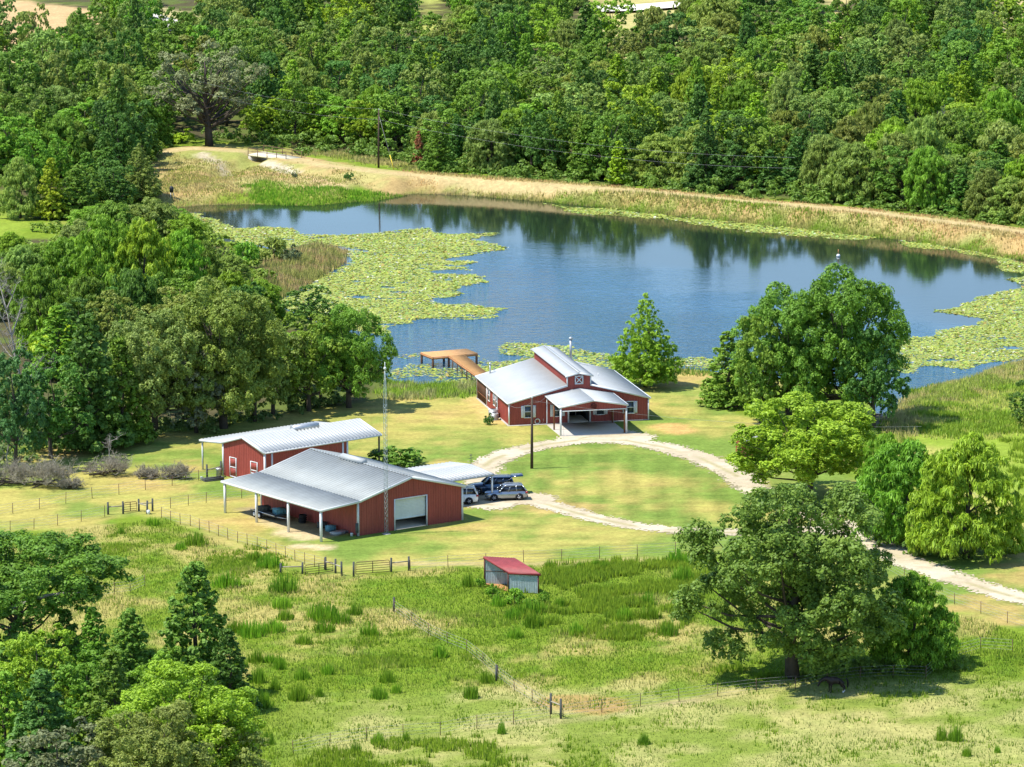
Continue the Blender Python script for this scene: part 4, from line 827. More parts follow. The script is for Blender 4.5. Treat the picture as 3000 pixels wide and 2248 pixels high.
m = MB(); m.tube([(-.26, 5.7, H_-.05), (-.14, 5.7, H_-.25), (-.12, 5.7, .12), (-.3, 5.7, .05)], .055, 6); m.build('downspout', MT['white'], ho)
m = MB(); m.tube([(-.26, 17.1, H_-.05), (-.14, 17.1, H_-.25), (-.12, 17.1, .12)], .055, 6); m.build('downspout', MT['white'], ho)
m = MB(); m.tube([(4.2, -.3, 3.1), (4.2, -.16, .15), (4.1, -.4, .05)], .055, 6); m.build('downspout', MT['white'], ho)
for x in (1.75, 5.05, 9.9, 13.3): window(ho, (x, 0, .9), X_, -Y_, .83, 1.25, True)
for y, wd in ((11.2, .89), (8.3, .88)): window(ho, (0, y, .94), -Y_, -X_, wd, 1.22)
window(ho, (0, 6.72, .9), -Y_, -X_, .69, 1.3)
# crossed loft hatch on the monitor gable
m = MB(); x0, x1, z0, z1 = 7.42, 8.38, 4.39, 5.36; t = .11
m.box(x0, x1, -.13, -.05, z0, z0+t); m.box(x0, x1, -.13, -.05, z1-t, z1); m.box(x0, x0+t, -.13, -.05, z0+t, z1-t); m.box(x1-t, x1, -.13, -.05, z0+t, z1-t)
m.bar((x0+t, -.085, z0+t), (x1-t, -.085, z1-t), .07, .1); m.bar((x0+t, -.080, z1-t), (x1-t, -.080, z0+t), .06, .1); m.build('crossed_hatch', MT['white'], ho)
# screened porch at the rear corner
m = MB(); m.box(-.02, .02, 12.08, L_-.12, .12, H_-.05); sc = m.build('porch_screen', MT['screen'], ho)
m = MB()
for y in np.linspace(12.15, L_-.2, 8): m.box(-.09, .0-.021, y-.045, y+.045, .1, H_-.05)
m.box(-.085, -.022, 12.1, L_-.12, .82, .92); m.box(-.085, -.022, 12.1, L_-.12, H_-.2, H_-.06); m.build('porch_frame', MT['wood'], ho)
m = MB(); m.box(-.1, .06, 11.93, 12.07, 0, H_); m.build('corner_post', MT['white'], ho)
m = MB(); m.box(-.18, W_+.1, -.1, L_+.1, -.2, .09); m.build('foundation', MT['concrete'], ho)
# recessed entry behind the carport
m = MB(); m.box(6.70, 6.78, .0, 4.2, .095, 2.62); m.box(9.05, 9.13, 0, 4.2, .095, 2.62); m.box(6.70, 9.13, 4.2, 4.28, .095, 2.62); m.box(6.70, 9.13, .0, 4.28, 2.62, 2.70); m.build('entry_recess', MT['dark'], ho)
m = MB()
for x in (6.68, 9.15, 11.72): m.box(x-.08, x+.08, -.19, -.04, .09, 2.9)
m.box(8.42, 8.5, 4.05, 4.19, .1, 2.6); m.build('entry_trim', MT['white'], ho)
# gabled carport roof in front
pe, pr, px0, px1, py0 = 3.28, 3.95, 4.05, 11.72, -7.42; pc_ = (px0+px1)/2; ps = (pr-pe)/((px1-px0)/2); ln = math.hypot((px1-px0)/2, pr-pe)
m = MB(); panel_roof(m, (px0, .0, pe), -Y_, Vector((1, 0, ps)), -py0, ln, .3, .02); m.build('carport_roof', MT['roof_white'], ho)
m = MB(); panel_roof(m, (px1, py0, pe), Y_, Vector((-1, 0, ps)), -py0, ln, .3, .02); m.build('carport_roof', MT['roof_white'], ho)
m = MB(); panel_wall(m, (px0+.12, py0+.12, 2.84), X_, -Y_, px1-px0-.24, lambda u: pe-2.94+ps*min(u, px1-px0-.24-u)); m.build('carport_gable', MT['red'], ho)
m = MB(); m.bar((px0-.04, py0-.03, pe-.06), (pc_, py0-.03, pr-.06), .06, .2); m.bar((px1+.04, py0-.03, pe-.06), (pc_, py0-.03, pr-.06), .06, .2)
m.box(px0+.1, px1-.1, py0+.02, py0+.16, 2.76, 2.84); m.bar((px0-.03, py0, pe-.06), (px0-.03, -.1, pe-.06), .1, .14); m.bar((px1+.03, py0, pe-.06), (px1+.03, -.1, pe-.06), .1, .14); m.build('carport_trim', MT['white'], ho)
for x, y in ((4.2, -7.3), (11.6, -7.15)):
    m = MB(); m.box(x-.09, x+.09, y-.09, y+.09, 0, 3.2); m.build('carport_post', MT['white'], ho)
for x, y in ((4.27, -3.63), (11.42, -7.05), (11.5, -1.)):
    m = MB(); m.box(x-.075, x+.075, y-.075, y+.075, 0, 3.15); m.build('wooden_post', MT['wood'], ho)
m = MB(); m.box(4.15, 11.7, -7.45, -.12, -.1, .07); m.build('carport_slab', MT['concrete'], ho)
m = MB()
for k in range(2): m.tube([(pc_+.3*math.cos(a)*(1-.2*k), py0+.02-.02*k, 3.2+.3*math.sin(a)*(1-.2*k)) for a in np.linspace(0, 2*math.pi, 15)], .07, 6, False)
m.tube([(pc_-.13, py0-.02, 3.24), (pc_+.13, py0-.02, 3.28)], .04, 5); m.tube([(pc_-.02, py0-.02, 3.05), (pc_+.02, py0-.02, 3.25)], .035, 5)
wr = m.build('door_wreath', MT['wreath']); wr.matrix_world = ho.matrix_basis.copy(); tag(wr, 'round rusty brown wreath hanging on the carport gable of the house', 'wreath')
m = MB()
for k in range(3): m.tube([(3.14+(.24+.03*k)*math.cos(a), -.12-.04*k, .42+(.24+.03*k)*math.sin(a)) for a in np.linspace(0, 2*math.pi, 17)], .032, 5, False)
m.tube([(3.35, -.14, .3), (3.7, -.16, .12), (3.85, -.2, .5), (3.8, -.1, .7)], .02, 5)
hs_ = m.build('garden_hose', MT['white']); hs_.matrix_world = ho.matrix_basis.copy(); tag(hs_, 'coiled white hose hanging on the front wall of the house', 'hose')
m = MB(); m.tube([(1.31, 16.6, 2.6), (1.31, 16.6, 4.0)], .09, 8); m.lathe([(.15, 0), (.15, .12), (.04, .2)], 8, (1.31, 16.6, 4.02)); m.build('flue_pipe', MT['steel'], ho)
m = MB(); m.tube([(10.7, 16.4, 4.0), (10.7, 16.4, 6.55)], .15, 10); m.lathe([(.22, 0), (.22, .2), (.05, .3)], 10, (10.7, 16.4, 6.56)); m.build('chimney', MT['steel'], ho)
m = MB(); m.tube([(12.2, 9., 3.4), (12.2, 9., 3.9)], .05, 6); m.build('vent_pipe', MT['white'], ho)
def ac_unit(x, y, lab, s=1.):
    o = tag(empty('air_conditioner', ho.matrix_basis @ Vector((x, y, 0)), .21), lab, 'air conditioner')
    m = MB(); m.box(-.42*s, .42*s, -.42*s, .42*s, .0, .08); m.box(-.4*s, .4*s, -.4*s, .4*s, .08, .78*s)
    for k in range(9): 
        z = .16+k*.06*s; m.box(-.41*s, .41*s, -.415*s, -.40*s, z, z+.025)
    m.build('cabinet', MT['steel'], o); m = MB(); m.box(-.42*s, .42*s, -.42*s, .42*s, .78*s, .86*s); m.build('top_cover', MT['white'], o)
    m = MB(); m.lathe([(.3*s, 0), (.3*s, .02)], 14, (0, 0, .87*s)); m.build('fan_grille', MT['black'], o)
ac_unit(-.75, 5.15, 'taller grey air conditioner beside the side wall of the house', 1.15); ac_unit(-.85, 3.95, 'lower grey air conditioner in front of the taller one at the house', .9)

# ------------------------------------------------------------------ the big barn
bo = tag(empty('metal_barn', (-15.25, 462.03, 0), .63), 'large red barn with grey roof, open lean-to and half raised shutter', 'barn')
BW, BL, BH, BA = 12.6, 17.4, 3.52, 5.2; bs = (BA-BH)/(BW/2)
m = MB(); panel_wall(m, (0, 0, 0), X_, -Y_, BW, lambda u: BH+bs*min(u, BW-u), [(4.42, 8.2, 0, 3.05)]); m.build('front_wall', MT['red'], bo)
m = MB(); panel_wall(m, (BW, BL, 0), -X_, Y_, BW, lambda u: BH+bs*min(u, BW-u)); m.build('rear_wall', MT['red'], bo)
m = MB(); panel_wall(m, (0, BL, 0), -Y_, -X_, BL, BH); m.build('side_wall', MT['red'], bo)
m = MB(); panel_wall(m, (BW, 0, 0), Y_, X_, BL, BH); m.build('side_wall', MT['red'], bo)
ov = .3
m = MB(); panel_roof(m, (-.02, BL+ov, BH+.08), -Y_, Vector((1, 0, bs)), BL+2*ov, math.hypot(BW/2+.02, BA-BH), .52, .10, .07, .17); m.build('roof_slope', MT['roof_grey'], bo)
m = MB(); panel_roof(m, (BW+.2, -ov, BH+.08-.2*bs), Y_, Vector((-1, 0, bs)), BL+2*ov, math.hypot(BW/2+.2, (BW/2+.2)*bs), .52, .10, .07, .17); m.build('roof_slope', MT['roof_grey'], bo)
m = MB(); panel_roof(m, (-4.62, BL+ov, 3.24), -Y_, Vector((4.6, 0, BH+.07-3.24)), BL+2*ov, math.hypot(4.6, BH-3.24), .52, .10, .07, .17); m.build('lean_to_roof', MT['roof_grey'], bo)
m = MB(); m.bar((BW/2, -ov, BA+.12), (BW/2, BL+ov, BA+.12), .4, .05); m.build('ridge_cap', MT['roof_grey'], bo)
m = MB(); m.hull8([(BW/2-.42, 8.1, BA+.0), (BW/2+.42, 8.1, BA+.0), (BW/2+.34, 8.1, BA+.42), (BW/2, 8.1, BA+.56), (BW/2-.34, 8.1, BA+.42)], [(BW/2-.42, 11.9, BA+.0), (BW/2+.42, 11.9, BA+.0), (BW/2+.34, 11.9, BA+.42), (BW/2, 11.9, BA+.56), (BW/2-.34, 11.9, BA+.42)]); m.build('ridge_vent', MT['roof_white'], bo)
m = MB()
for yv in (-ov-.03, BL+ov+.03):
    m.bar((0, yv, BH), (BW/2, yv, BA), .05, .26); m.bar((BW+.22, yv, BH-.05), (BW/2, yv, BA), .05, .26); m.bar((-4.65, yv, 3.16), (0, yv, BH), .05, .24)
m.bar((-4.66, -ov-.05, 3.16), (-4.66, BL+ov+.05, 3.16), .08, .2); m.bar((BW+.24, -ov, BH-.05), (BW+.24, BL+ov, BH-.05), .1, .16)
for x in (-.02, BW+.02):
    for y in (0, BL): m.box(x-.09, x+.09, y-.09, y+.09, 0, BH-.05)
m.build('trim', MT['white'], bo)
for i, y in enumerate((-.1, 5.7, 11.5, 17.3)):
    m = MB(); m.box(-4.58, -4.38, y-.1, y+.1, 0, 3.2); m.build('lean_to_post', MT['white'], bo)
m = MB(); m.box(4.30, 4.42, -.09, .04, 0, 3.17); m.box(8.2, 8.32, -.09, .04, 0, 3.17); m.box(4.42, 8.2, -.09, .04, 3.05, 3.17); df = m.build('door_frame', MT['white'], bo)
m = MB(); P = [(z, .03*(i % 2)) for i, z in enumerate(np.arange(1.1, 3.06, .075))]
for (z0, d0), (z1, d1) in zip(P, P[1:]): m.poly([(4.42, .12+d0, z0), (8.2, .12+d0, z0), (8.2, .12+d1, z1), (4.42, .12+d1, z1)])
m.box(4.42, 8.2, .08, .17, 1.02, 1.1); m.build('roll_up_door', plain('shutter_steel', (.56, .60, .56), .5, .1, .4, .1, 4), df)
m = MB(); m.box(.05, BW-.05, .02, BL-.05, -.1, .05); m.build('barn_floor', MT['barn_gravel'], bo)  # packed gravel in its own even tone
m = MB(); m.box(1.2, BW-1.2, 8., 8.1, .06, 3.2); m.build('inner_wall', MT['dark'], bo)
m = MB(); m.box(-.42, -.16, -.3, -.12, .4, 1.35); m.box(-.33, -.25, -.24, -.16, 0, .4); m.build('meter_box', MT['greypost'], bo)
# open carport against the barn's side
co = tag(empty('open_carport', bo.matrix_basis @ Vector((12.75, 5.65, 0)), .63), 'white roofed open carport joined to the barn side over the parked cars', 'carport')
cl, cw = 7.95, 7.6
m = MB(); panel_roof(m, (0, 0, 2.85), X_, Vector((0, 1, .09)), cl, math.hypot(cw/2, .35), .46, .09, .07, .16); m.build('roof_slope', MT['roof_white'], co)
m = MB(); panel_roof(m, (cl, cw, 2.85), -X_, Vector((0, -1, .09)), cl, math.hypot(cw/2, .35), .46, .09, .07, .16); m.build('roof_slope', MT['roof_white'], co)
m = MB(); m.bar((.05, -.03, 2.74), (cl, -.03, 2.74), .08, .18); m.bar((.05, cw+.03, 2.74), (cl, cw+.03, 2.74), .08, .18); m.bar((cl-.03, 0, 2.74), (cl-.03, cw/2, 3.07), .08, .18); m.bar((cl-.03, cw, 2.74), (cl-.03, cw/2, 3.07), .08, .18); m.build('edge_beam', MT['steel'], co)
for x, y in ((cl-.2, .12), (cl-.2, cw-.12)):
    m = MB(); m.box(x-.08, x+.08, y-.08, y+.08, 0, 2.8); m.build('post', MT['white'], co)
# ------------------------------------------------------------------ the long shed
sh = tag(empty('long_shed', (-30.36, 492.69, 0), -.88), 'long red shed with white ribbed roof and two white framed doors, behind the barn', 'shed')
SW, SL, SH, SA = 7.3, 10.8, 3.52, 4.6; ss_ = (SA-SH)/(SW/2); RL = 15.3
m = MB(); panel_wall(m, (0, 0, 0), X_, -Y_, SW, lambda u: SH+ss_*min(u, SW-u)); m.build('front_wall', MT['red'], sh)
m = MB(); panel_wall(m, (SW, SL, 0), -X_, Y_, SW, lambda u: SH+ss_*min(u, SW-u)); m.build('rear_wall', MT['red'], sh)
m = MB(); panel_wall(m, (0, SL, 0), -Y_, -X_, SL, SH); m.build('side_wall', MT['red'], sh)
m = MB(); panel_wall(m, (SW, 0, 0), Y_, X_, SL, SH); m.build('side_wall', MT['red'], sh)
m = MB(); panel_roof(m, (0, RL, SH+.07), -Y_, Vector((1, 0, ss_)), RL+.2, math.hypot(SW/2, SA-SH), .46, .10, .07, .17); m.build('roof_slope', MT['roof_white'], sh)
m = MB(); panel_roof(m, (SW+.15, -.2, SH+.07-.15*ss_), Y_, Vector((-1, 0, ss_)), RL+.2, math.hypot(SW/2+.15, (SW/2+.15)*ss_), .46, .10, .07, .17); m.build('roof_slope', MT['roof_white'], sh)
m = MB(); panel_roof(m, (-3.95, RL, 3.26), -Y_, Vector((3.95, 0, SH+.06-3.26)), RL+.2, math.hypot(3.95, SH+.06-3.26), .46, .10, .07, .17); m.build('lean_to_roof', MT['roof_white'], sh)
m = MB(); m.hull8([(SW/2-.5, 6.4, SA-.05), (SW/2+.5, 6.4, SA-.05), (SW/2+.36, 6.4, SA+.42), (SW/2-.36, 6.4, SA+.42)], [(SW/2-.5, 9.6, SA-.05), (SW/2+.5, 9.6, SA-.05), (SW/2+.36, 9.6, SA+.42), (SW/2-.36, 9.6, SA+.42)]); m.build('ridge_vent', MT['steel'], sh)
m = MB()
for yv in (-.23, RL+.03): m.bar((0, yv, SH), (SW/2, yv, SA), .05, .24); m.bar((SW+.18, yv, SH-.05), (SW/2, yv, SA), .05, .24); m.bar((-3.98, yv, 3.18), (0, yv, SH), .05, .22)
m.bar((SW+.2, -.2, SH-.05), (SW+.2, RL, SH-.05), .1, .15); m.bar((-3.98, -.2, 3.18), (-3.98, RL, 3.18), .08, .18)
for x, y in ((0, 0), (SW, 0), (SW, .9), (SW, SL), (SW, SL-.6), (0, SL)): m.box(x-.09, x+.09, y-.09, y+.09, 0, SH-.05)
m.build('trim', MT['white'], sh)
for x, y in ((-3.85, .1), (-3.85, 7.5), (-3.85, RL-.2), (SW-.05, RL-.2), (0, RL-.2)):
    m = MB(); m.box(x-.07, x+.07, y-.07, y+.07, 0, 3.25 if x < -1 else SH); m.build('lean_to_post', MT['greypost'] if y > 1 else MT['white'], sh)
for x0, x1, z0, z1, mid in ((1.19, 2.37, .1, 2.21, 1.15), (4.86, 6.08, 1.0, 2.3, 1.35)):
    m = MB(); t = .09
    m.box(x0, x0+t, -.09, -.035, z0, z1); m.box(x1-t, x1, -.09, -.035, z0, z1); m.box(x0+t, x1-t, -.09, -.035, z1-t, z1); m.box(x0+t, x1-t, -.09, -.035, z0, z0+t); m.box(x0+t, x1-t, -.09, -.035, mid-.05, mid+.05)
    d_ = m.build('door_frame', MT['white'], sh); m = MB(); m.box(x0+t, x1-t, -.06, -.034, z0+t, mid-.05); m.box(x0+t, x1-t, -.06, -.034, mid+.05, z1-t); m.build('door_panel', MT['red'], d_)
# ------------------------------------------------------------------ small field shelter (measured askew on its slope)
fs = tag(empty('field_shelter', (0, 0, 0)), 'small grey tin shelter with red sloping roof among the weeds', 'shelter')
A, B, C_, D = Vector((-.43, 436.9, 0)), Vector((2.38, 436.15, 0)), Vector((.12, 439.65, 0)), Vector((-2.67, 440.35, 0))
fs.location = A; rel = lambda p, z=0: tuple(p-A+Vector((0, 0, z))); ux = (B-A).normalized(); nx_ = Vector((ux.y, -ux.x, 0))
m = MB(); panel_wall(m, rel(A), ux, nx_, (B-A).length, 1.88, step=.16, amp=.02, rw=.06); m.build('front_wall', MT['tin'], fs)
u2 = (C_-D).normalized(); m = MB(); panel_wall(m, rel(D), u2, Vector((u2.y, -u2.x, 0)), (C_-D).length, 2.5, step=.16, amp=.02, rw=.06); m.build('rear_wall', MT['tin'], fs)
u3 = (C_-B).normalized(); l3 = (C_-B).length; m = MB(); panel_wall(m, rel(B), u3, Vector((u3.y, -u3.x, 0)), l3, lambda u: 1.88+.65*u/l3, step=.16, amp=.02, rw=.06); m.build('side_wall', MT['tin'], fs)
m = MB(); a_, b_, c_, d_ = [p+Vector((0, 0, z)) for p, z in ((A-ux*.1+(A-D).normalized()*.2, 1.92), (B+ux*.12+(B-C_).normalized()*.2, 1.92), (C_+u2*.12, 2.62), (D-u2*.1, 2.62))]
n_ = 12; r0 = []; r1 = []
for i in range(n_*2+1):
    t = i/(n_*2); off = Vector((0, 0, .035 if i % 2 else 0)); r0.append(rel(a_.lerp(b_, t)+off)); r1.append(rel(d_.lerp(c_, t)+off))
r0 += [rel(b_, -.05), rel(a_, -.05)]; r1 += [rel(c_, -.05), rel(d_, -.05)]; m.hull8(r0, r1); m.build('roof', MT['roof_red'], fs)
m = MB(); m.bar(rel(a_, -.12), rel(b_, -.12), .05, .2); m.bar(rel(a_, -.1), rel(d_, -.1), .05, .16); m.build('fascia', plain('dark_red_trim', (.22, .03, .03), .6), fs)
for p, z in ((A, 1.85), (B, 1.85), (C_, 2.5), (D, 2.5)):
    m = MB(); m.bar(rel(p, -.1), rel(p, z), .13, .13); m.build('corner_post', plain('dark_brown_post', (.12, .045, .035), .8), fs)
m = MB(); m.bar(rel(D+u2*.05, 1.25), rel(C_, 1.25), .07, .07); m.bar(rel(D-u2*.55, 2.3), rel(D, 2.42), .05, .05); m.bar(rel(A-ux*.5+Vector((0, .2, 0)), 1.75), rel(A, 1.86), .05, .05); m.build('wall_rail', MT['rust'], fs)
m = MB(); m.poly([rel(A, .03), rel(B, .03), rel(C_, .03), rel(D, .03)]); m.build('earth_floor', MT['orange'], fs)
# ------------------------------------------------------------------ small red hut half hidden by the spreading tree
p = on(2192, 1340); hu = tag(empty('pump_house', p, .3), 'tiny red hut with white roof half hidden by the spreading tree', 'hut')
m = MB(); panel_wall(m, (-1.1, -.9, 0), X_, -Y_, 2.2, 1.9); panel_wall(m, (-1.1, .9, 0), -Y_, -X_, 1.8, 1.9); panel_wall(m, (1.1, -.9, 0), Y_, X_, 1.8, 1.9); panel_wall(m, (1.1, .9, 0), -X_, Y_, 2.2, 1.9); m.build('wall', MT['red'], hu)
m = MB(); panel_roof(m, (-1.25, -1.1, 1.95), X_, Vector((0, 1, .25)), 2.5, 1.2); panel_roof(m, (1.25, 1.1, 1.95), -X_, Vector((0, -1, .25)), 2.5, 1.2); m.build('roof', MT['roof_white'], hu)

# ------------------------------------------------------------------ dock
DZ = .65; Pq = [(-10.94, 563.68), (-5.45, 566.14), (-4.09, 562.88), (-9.48, 560.32)]; Wk = [(-7.53, 561.23), (-5.69, 562.1), (-1.95, 545.6), (-3.45, 545.2)]
dk = tag(empty('fishing_dock', (-7.5, 562, 0)), 'orange brown wooden dock shaped like a T standing in lily pads', 'dock'); R0 = Vector((-7.5, 562, 0)); rl = lambda p, z: tuple(Vector((p[0], p[1], z))-R0)
def planks(P, name, n, dz=0):
    m = MB(); a, b, c, d = [Vector((*p, 0)) for p in P]
    for i in range(n):
        t0 = i/n+.006; t1 = (i+1)/n-.006; z = DZ+dz+RNG.uniform(-.006, .006)
        q = [a.lerp(d, t0), b.lerp(c, t0), b.lerp(c, t1), a.lerp(d, t1)]
        m.hull8([rl(p, z-.05) for p in q], [rl(p, z) for p in q])
    return m.build(name, MT['deck'], dk)
planks(Pq, 'platform', 24); planks(Wk, 'walkway', 95, .012)
m = MB()
for P, dz in ((Pq, 0), (Wk, .012)):
    for i in range(4):
        a, b = P[i], P[(i+1) % 4]; m.bar(rl(a, DZ-.19+dz), rl(b, DZ-.19+dz), .07, .24-dz)
m.build('edge_beam', plain('rim_joist', (.42, .19, .075), .8), dk)
for a in [Pq[0], Pq[1], Pq[2], Pq[3], ((Pq[0][0]+Pq[1][0])/2, (Pq[0][1]+Pq[1][1])/2), Wk[0], Wk[1]]:
    c0 = Vector((*a, 0)).lerp(Vector((-7.5, 563.3, 0)), .04); m = MB(); m.tube([rl(c0, -1.9), rl(c0, DZ-.08)], .14, 8); m.build('piling', MT['deckpost'], dk)
for t in (.12, .26, .4, .54, .68, .82):
    for a, b in ((Wk[0], Wk[3]), (Wk[1], Wk[2])):
        q = Vector((*a, 0)).lerp(Vector((*b, 0)), t); m = MB(); m.bar(rl(q, -1.9), rl(q, DZ-.1), .12, .12); m.build('walkway_post', MT['deckpost'], dk)
m = MB(); q0 = Vector((-6.6, 560.6, 0)); m.bar(rl(q0, .3), rl(q0+Vector((.9, -.6, 0)), -.95), .08, .5); m.build('swim_ladder', MT['steel'], dk)
# ------------------------------------------------------------------ bridge over the spillway
p0, p1, p2, p3 = at(727, 452, 1.45), at(838, 466, 1.45), at(884, 462, 1.45), at(772, 444, 1.45)
br = tag(empty('farm_bridge', p0), 'pale concrete slab bridge with thin pipe rails over the spillway', 'bridge'); bl = lambda p, z=0: tuple(Vector(p)-Vector(p0)+Vector((0, 0, z)))
m = MB(); m.hull8([bl(p, -.28) for p in (p0, p1, p2, p3)], [bl(p) for p in (p0, p1, p2, p3)]); m.build('deck_slab', MT['creeper'], br)
for a, b in ((p0, p1), (p3, p2)):
    m = MB(); A_, B_ = Vector(a), Vector(b); m.tube([bl(A_, .95), bl(B_, .95)], .06, 6)
    m.tube([bl(A_, .5), bl(B_, .5)], .035, 5); m.build('hand_rail', MT['rust'], br)
    for t in (.0, .25, .5, .75, 1.): m = MB(); q = A_.lerp(B_, t); m.tube([bl(q, -.25), bl(q, .98)], .06, 6); m.build('rail_post', MT['rust'], br)
for t in (.05, .95): m = MB(); a = Vector(p0).lerp(Vector(p1), t); b = Vector(p3).lerp(Vector(p2), t); m.hull8([bl(a+Vector((-.3, 0, 0)), -2.), bl(a+Vector((.3, 0, 0)), -2.), bl(b+Vector((.3, 0, 0)), -2.), bl(b+Vector((-.3, 0, 0)), -2.)], [bl(a+Vector((-.3, 0, 0)), -.29), bl(a+Vector((.3, 0, 0)), -.29), bl(b+Vector((.3, 0, 0)), -.29), bl(b+Vector((-.3, 0, 0)), -.29)]); m.build('abutment', MT['concrete'], br)

# ------------------------------------------------------------------ lattice mast
p = on(1132, 1565); mo = tag(empty('lattice_mast', p, .4), 'tall thin lattice radio mast standing before the front of the barn', 'mast')
MH = 16.4; Rm = .2
legs = [(Rm*math.cos(a), Rm*math.sin(a)) for a in (0.2, 2.29, 4.39)]
for x, y in legs: m = MB(); m.tube([(x, y, 0), (x, y, MH*.8), (x*.25, y*.25, MH)], [.02, .018, .015], 5); m.build('leg', MT['tin'], mo)
m = MB(); nb = 52
for i in range(nb):
    z0, z1 = MH*.8*i/nb, MH*.8*(i+1)/nb
    for k in range(3): a, b = legs[k], legs[(k+1) % 3]; m.tube([(*a, z0), (*b, z1)] if i % 2 else [(*b, z0), (*a, z1)], .012, 4, False)
m.build('bracing', MT['tin'], mo)
m = MB(); m.tube([(0, 0, MH-.1), (0, 0, MH+.9)], .03, 5); m.lathe([(.03, 0), (.13, .08), (.15, .2), (.08, .3)], 8, (0, 0, MH+.1)); m.build('antenna', MT['white'], mo)
m = MB(); m.box(-.35, .35, -.35, .35, -.1, .06); m.build('concrete_base', MT['concrete'], mo)

# ------------------------------------------------------------------ power poles and wires
def pole(px, py, H, lab, lean=(0, 0), shown=True):
    p = on(px, py); o = tag(empty('power_pole', p), lab, 'pole')
    m = MB(); m.tube([(0, 0, -.2), (lean[0], lean[1], H)], [.17, .11], 9); m.build('shaft', MT['pole'], o)
    m = MB(); m.lathe([(.03, 0), (.07, .05), (.07, .14), (.03, .2)], 8, (lean[0], lean[1], H)); m.build('insulator', MT['steel'], o)
    return o, Vector(p)+Vector((lean[0], lean[1], H))
def wire(par, a, b, sag, r=.010):
    a, b = Vector(a), Vector(b); o = par.location; pts = [a.lerp(b, t)-Vector((0, 0, 4*sag*t*(1-t)))-o for t in np.linspace(0, 1, 15)]
    m = MB(); m.tube(pts, r, 4, False); m.build('wire', MT['wire'], par)
P1, t1 = pole(1109, 492, 9.0, 'dark wooden power pole standing on the grass before the far wood', (.12, 0))
P2, t2 = pole(1558, 1373, 7.5, 'dark wooden power pole on the mown island inside the drive', (.05, 0))
lft = toward(560, 232, 738); rgt = toward(2330, 462, 655)
wire(P1, t1+Vector((0, 0, .15)), lft, .9); wire(P1, t1-Vector((0, 0, 1.5)), Vector(lft)-Vector((0, 0, 1.6)), .9); wire(P1, t1+Vector((0, 0, .15)), rgt, 1.6); wire(P1, t1-Vector((0, 0, 1.5)), Vector(rgt)-Vector((0, 0, 1.5)), 1.6)
m = MB(); gp = on(1155, 500); m.tube([t1-Vector((0, 0, .8))-P1.location, Vector(gp)-P1.location], .02, 4); m.build('guy_wire', MT['wire'], P1)
m = MB(); a = Vector(gp)-P1.location; b = t1-Vector((0, 0, .8))-P1.location; m.tube([a, a.lerp(b, .28)], .06, 5); m.build('guy_guard', plain('yellow_guard', (.75, .55, .03), .6), P1)
hc = ho.matrix_basis
wire(P2, t2-Vector((0, 0, .3)), hc @ Vector((-.1, .1, 2.4)), .5, .010); wire(P2, t2-Vector((0, 0, .3)), hc @ Vector((4.3, -.1, 3.4)), .4, .010); wire(P2, t2-Vector((0, 0, .2)), toward(2700, 1250, 500), .9, .010)

# ------------------------------------------------------------------ fences: each run is one thing with its posts and wires
def fence(pts, lab, H=1.15, mat='rust', r=.032, wires=4, gap=None, labs=None):
    W = [on(a, b) for a, b in pts]; o = tag(empty('wire_fence', W[0]), lab, 'fence'); o0 = Vector(W[0]); tops = []
    for p in W:
        m = MB(); q = Vector(p)-o0; ln = Vector((RNG.normal(0, .03), RNG.normal(0, .03), 0)); m.tube([q-Vector((0, 0, .1)), q+ln+Vector((0, 0, H*RNG.uniform(.94, 1.06)))], r, 5); m.build('post', MT[mat], o); tops.append((q, ln))
    m = MB()
    for k in range(wires):
        f = (.22+.74*k/(wires-1))*H
        for (a, la), (b, lb) in zip(tops, tops[1:]): m.tube([a+la*f/H+Vector((0, 0, f)), b+lb*f/H+Vector((0, 0, f))], .010, 3, False)
    m.build('fence_wire', MT['wire'], o); return o
def interp(P, n):
    P = np.array(P, float); L = np.concatenate([[0], np.cumsum(np.hypot(*np.diff(P, axis=0).T))]); s = np.linspace(0, L[-1], n); return list(zip(np.interp(s, L, P[:, 0]), np.interp(s, L, P[:, 1])))
fence(interp([(-40,1520),(58,1501),(150,1485),(245,1464),(350,1449),(440,1433),(529,1420),(600,1404),(660,1398)], 10), 'wire fence crossing the straw coloured grass below the brush piles')
fence(interp([(-40,1568),(104,1550),(200,1535),(307,1515)], 6), 'wire fence running up to the small gate, along the pasture edge')
fence(interp([(448,1498),(504,1489),(554,1481),(610,1473),(700,1462),(760,1452)], 7), 'wire fence from the small gate to the barn lean-to')
fence(interp([(473,1518),(493,1527),(516,1535),(540,1539),(565,1543),(590,1556),(612,1560),(640,1571),(668,1582),(700,1592),(726,1598),(757,1607),(787,1617),(813,1627),(840,1636),(868,1647),(895,1655),(950,1668)], 18), 'closely posted wire fence between pasture and barn lawn')
fence(interp([(1202,1674),(1328,1661),(1466,1652),(1566,1646),(1664,1643),(1769,1636),(1874,1629),(1974,1623),(2080,1618),(2200,1612)], 10), 'wire fence along the mown lawn behind the field shelter')
fence(interp([(1155,1795),(1250,1860),(1275,1875),(1370,1912),(1430,1960),(1474,2003),(1500,2023),(1523,2035),(1548,2052),(1580,2070),(1612,2088)], 10), 'wire fence climbing through the weeds to the leaning corner brace')
fence(interp([(1650,2103),(1766,2087),(1885,2068),(2004,2054),(2106,2040),(2220,2026),(2330,2018)], 7), 'wire fence from the corner brace to the huge olive tree')
fence(interp([(860,2210),(912,2198),(1012,2175),(1164,2163),(1290,2155),(1415,2132),(1540,2118),(1612,2104)], 8), 'wire fence leaving the corner brace past the tallest foreground weeds')
fence(interp([(150,1778),(205,1770),(255,1762),(300,1752),(343,1740),(385,1738),(425,1720)], 7), 'old wire fence half hidden behind the spreading oak limb')
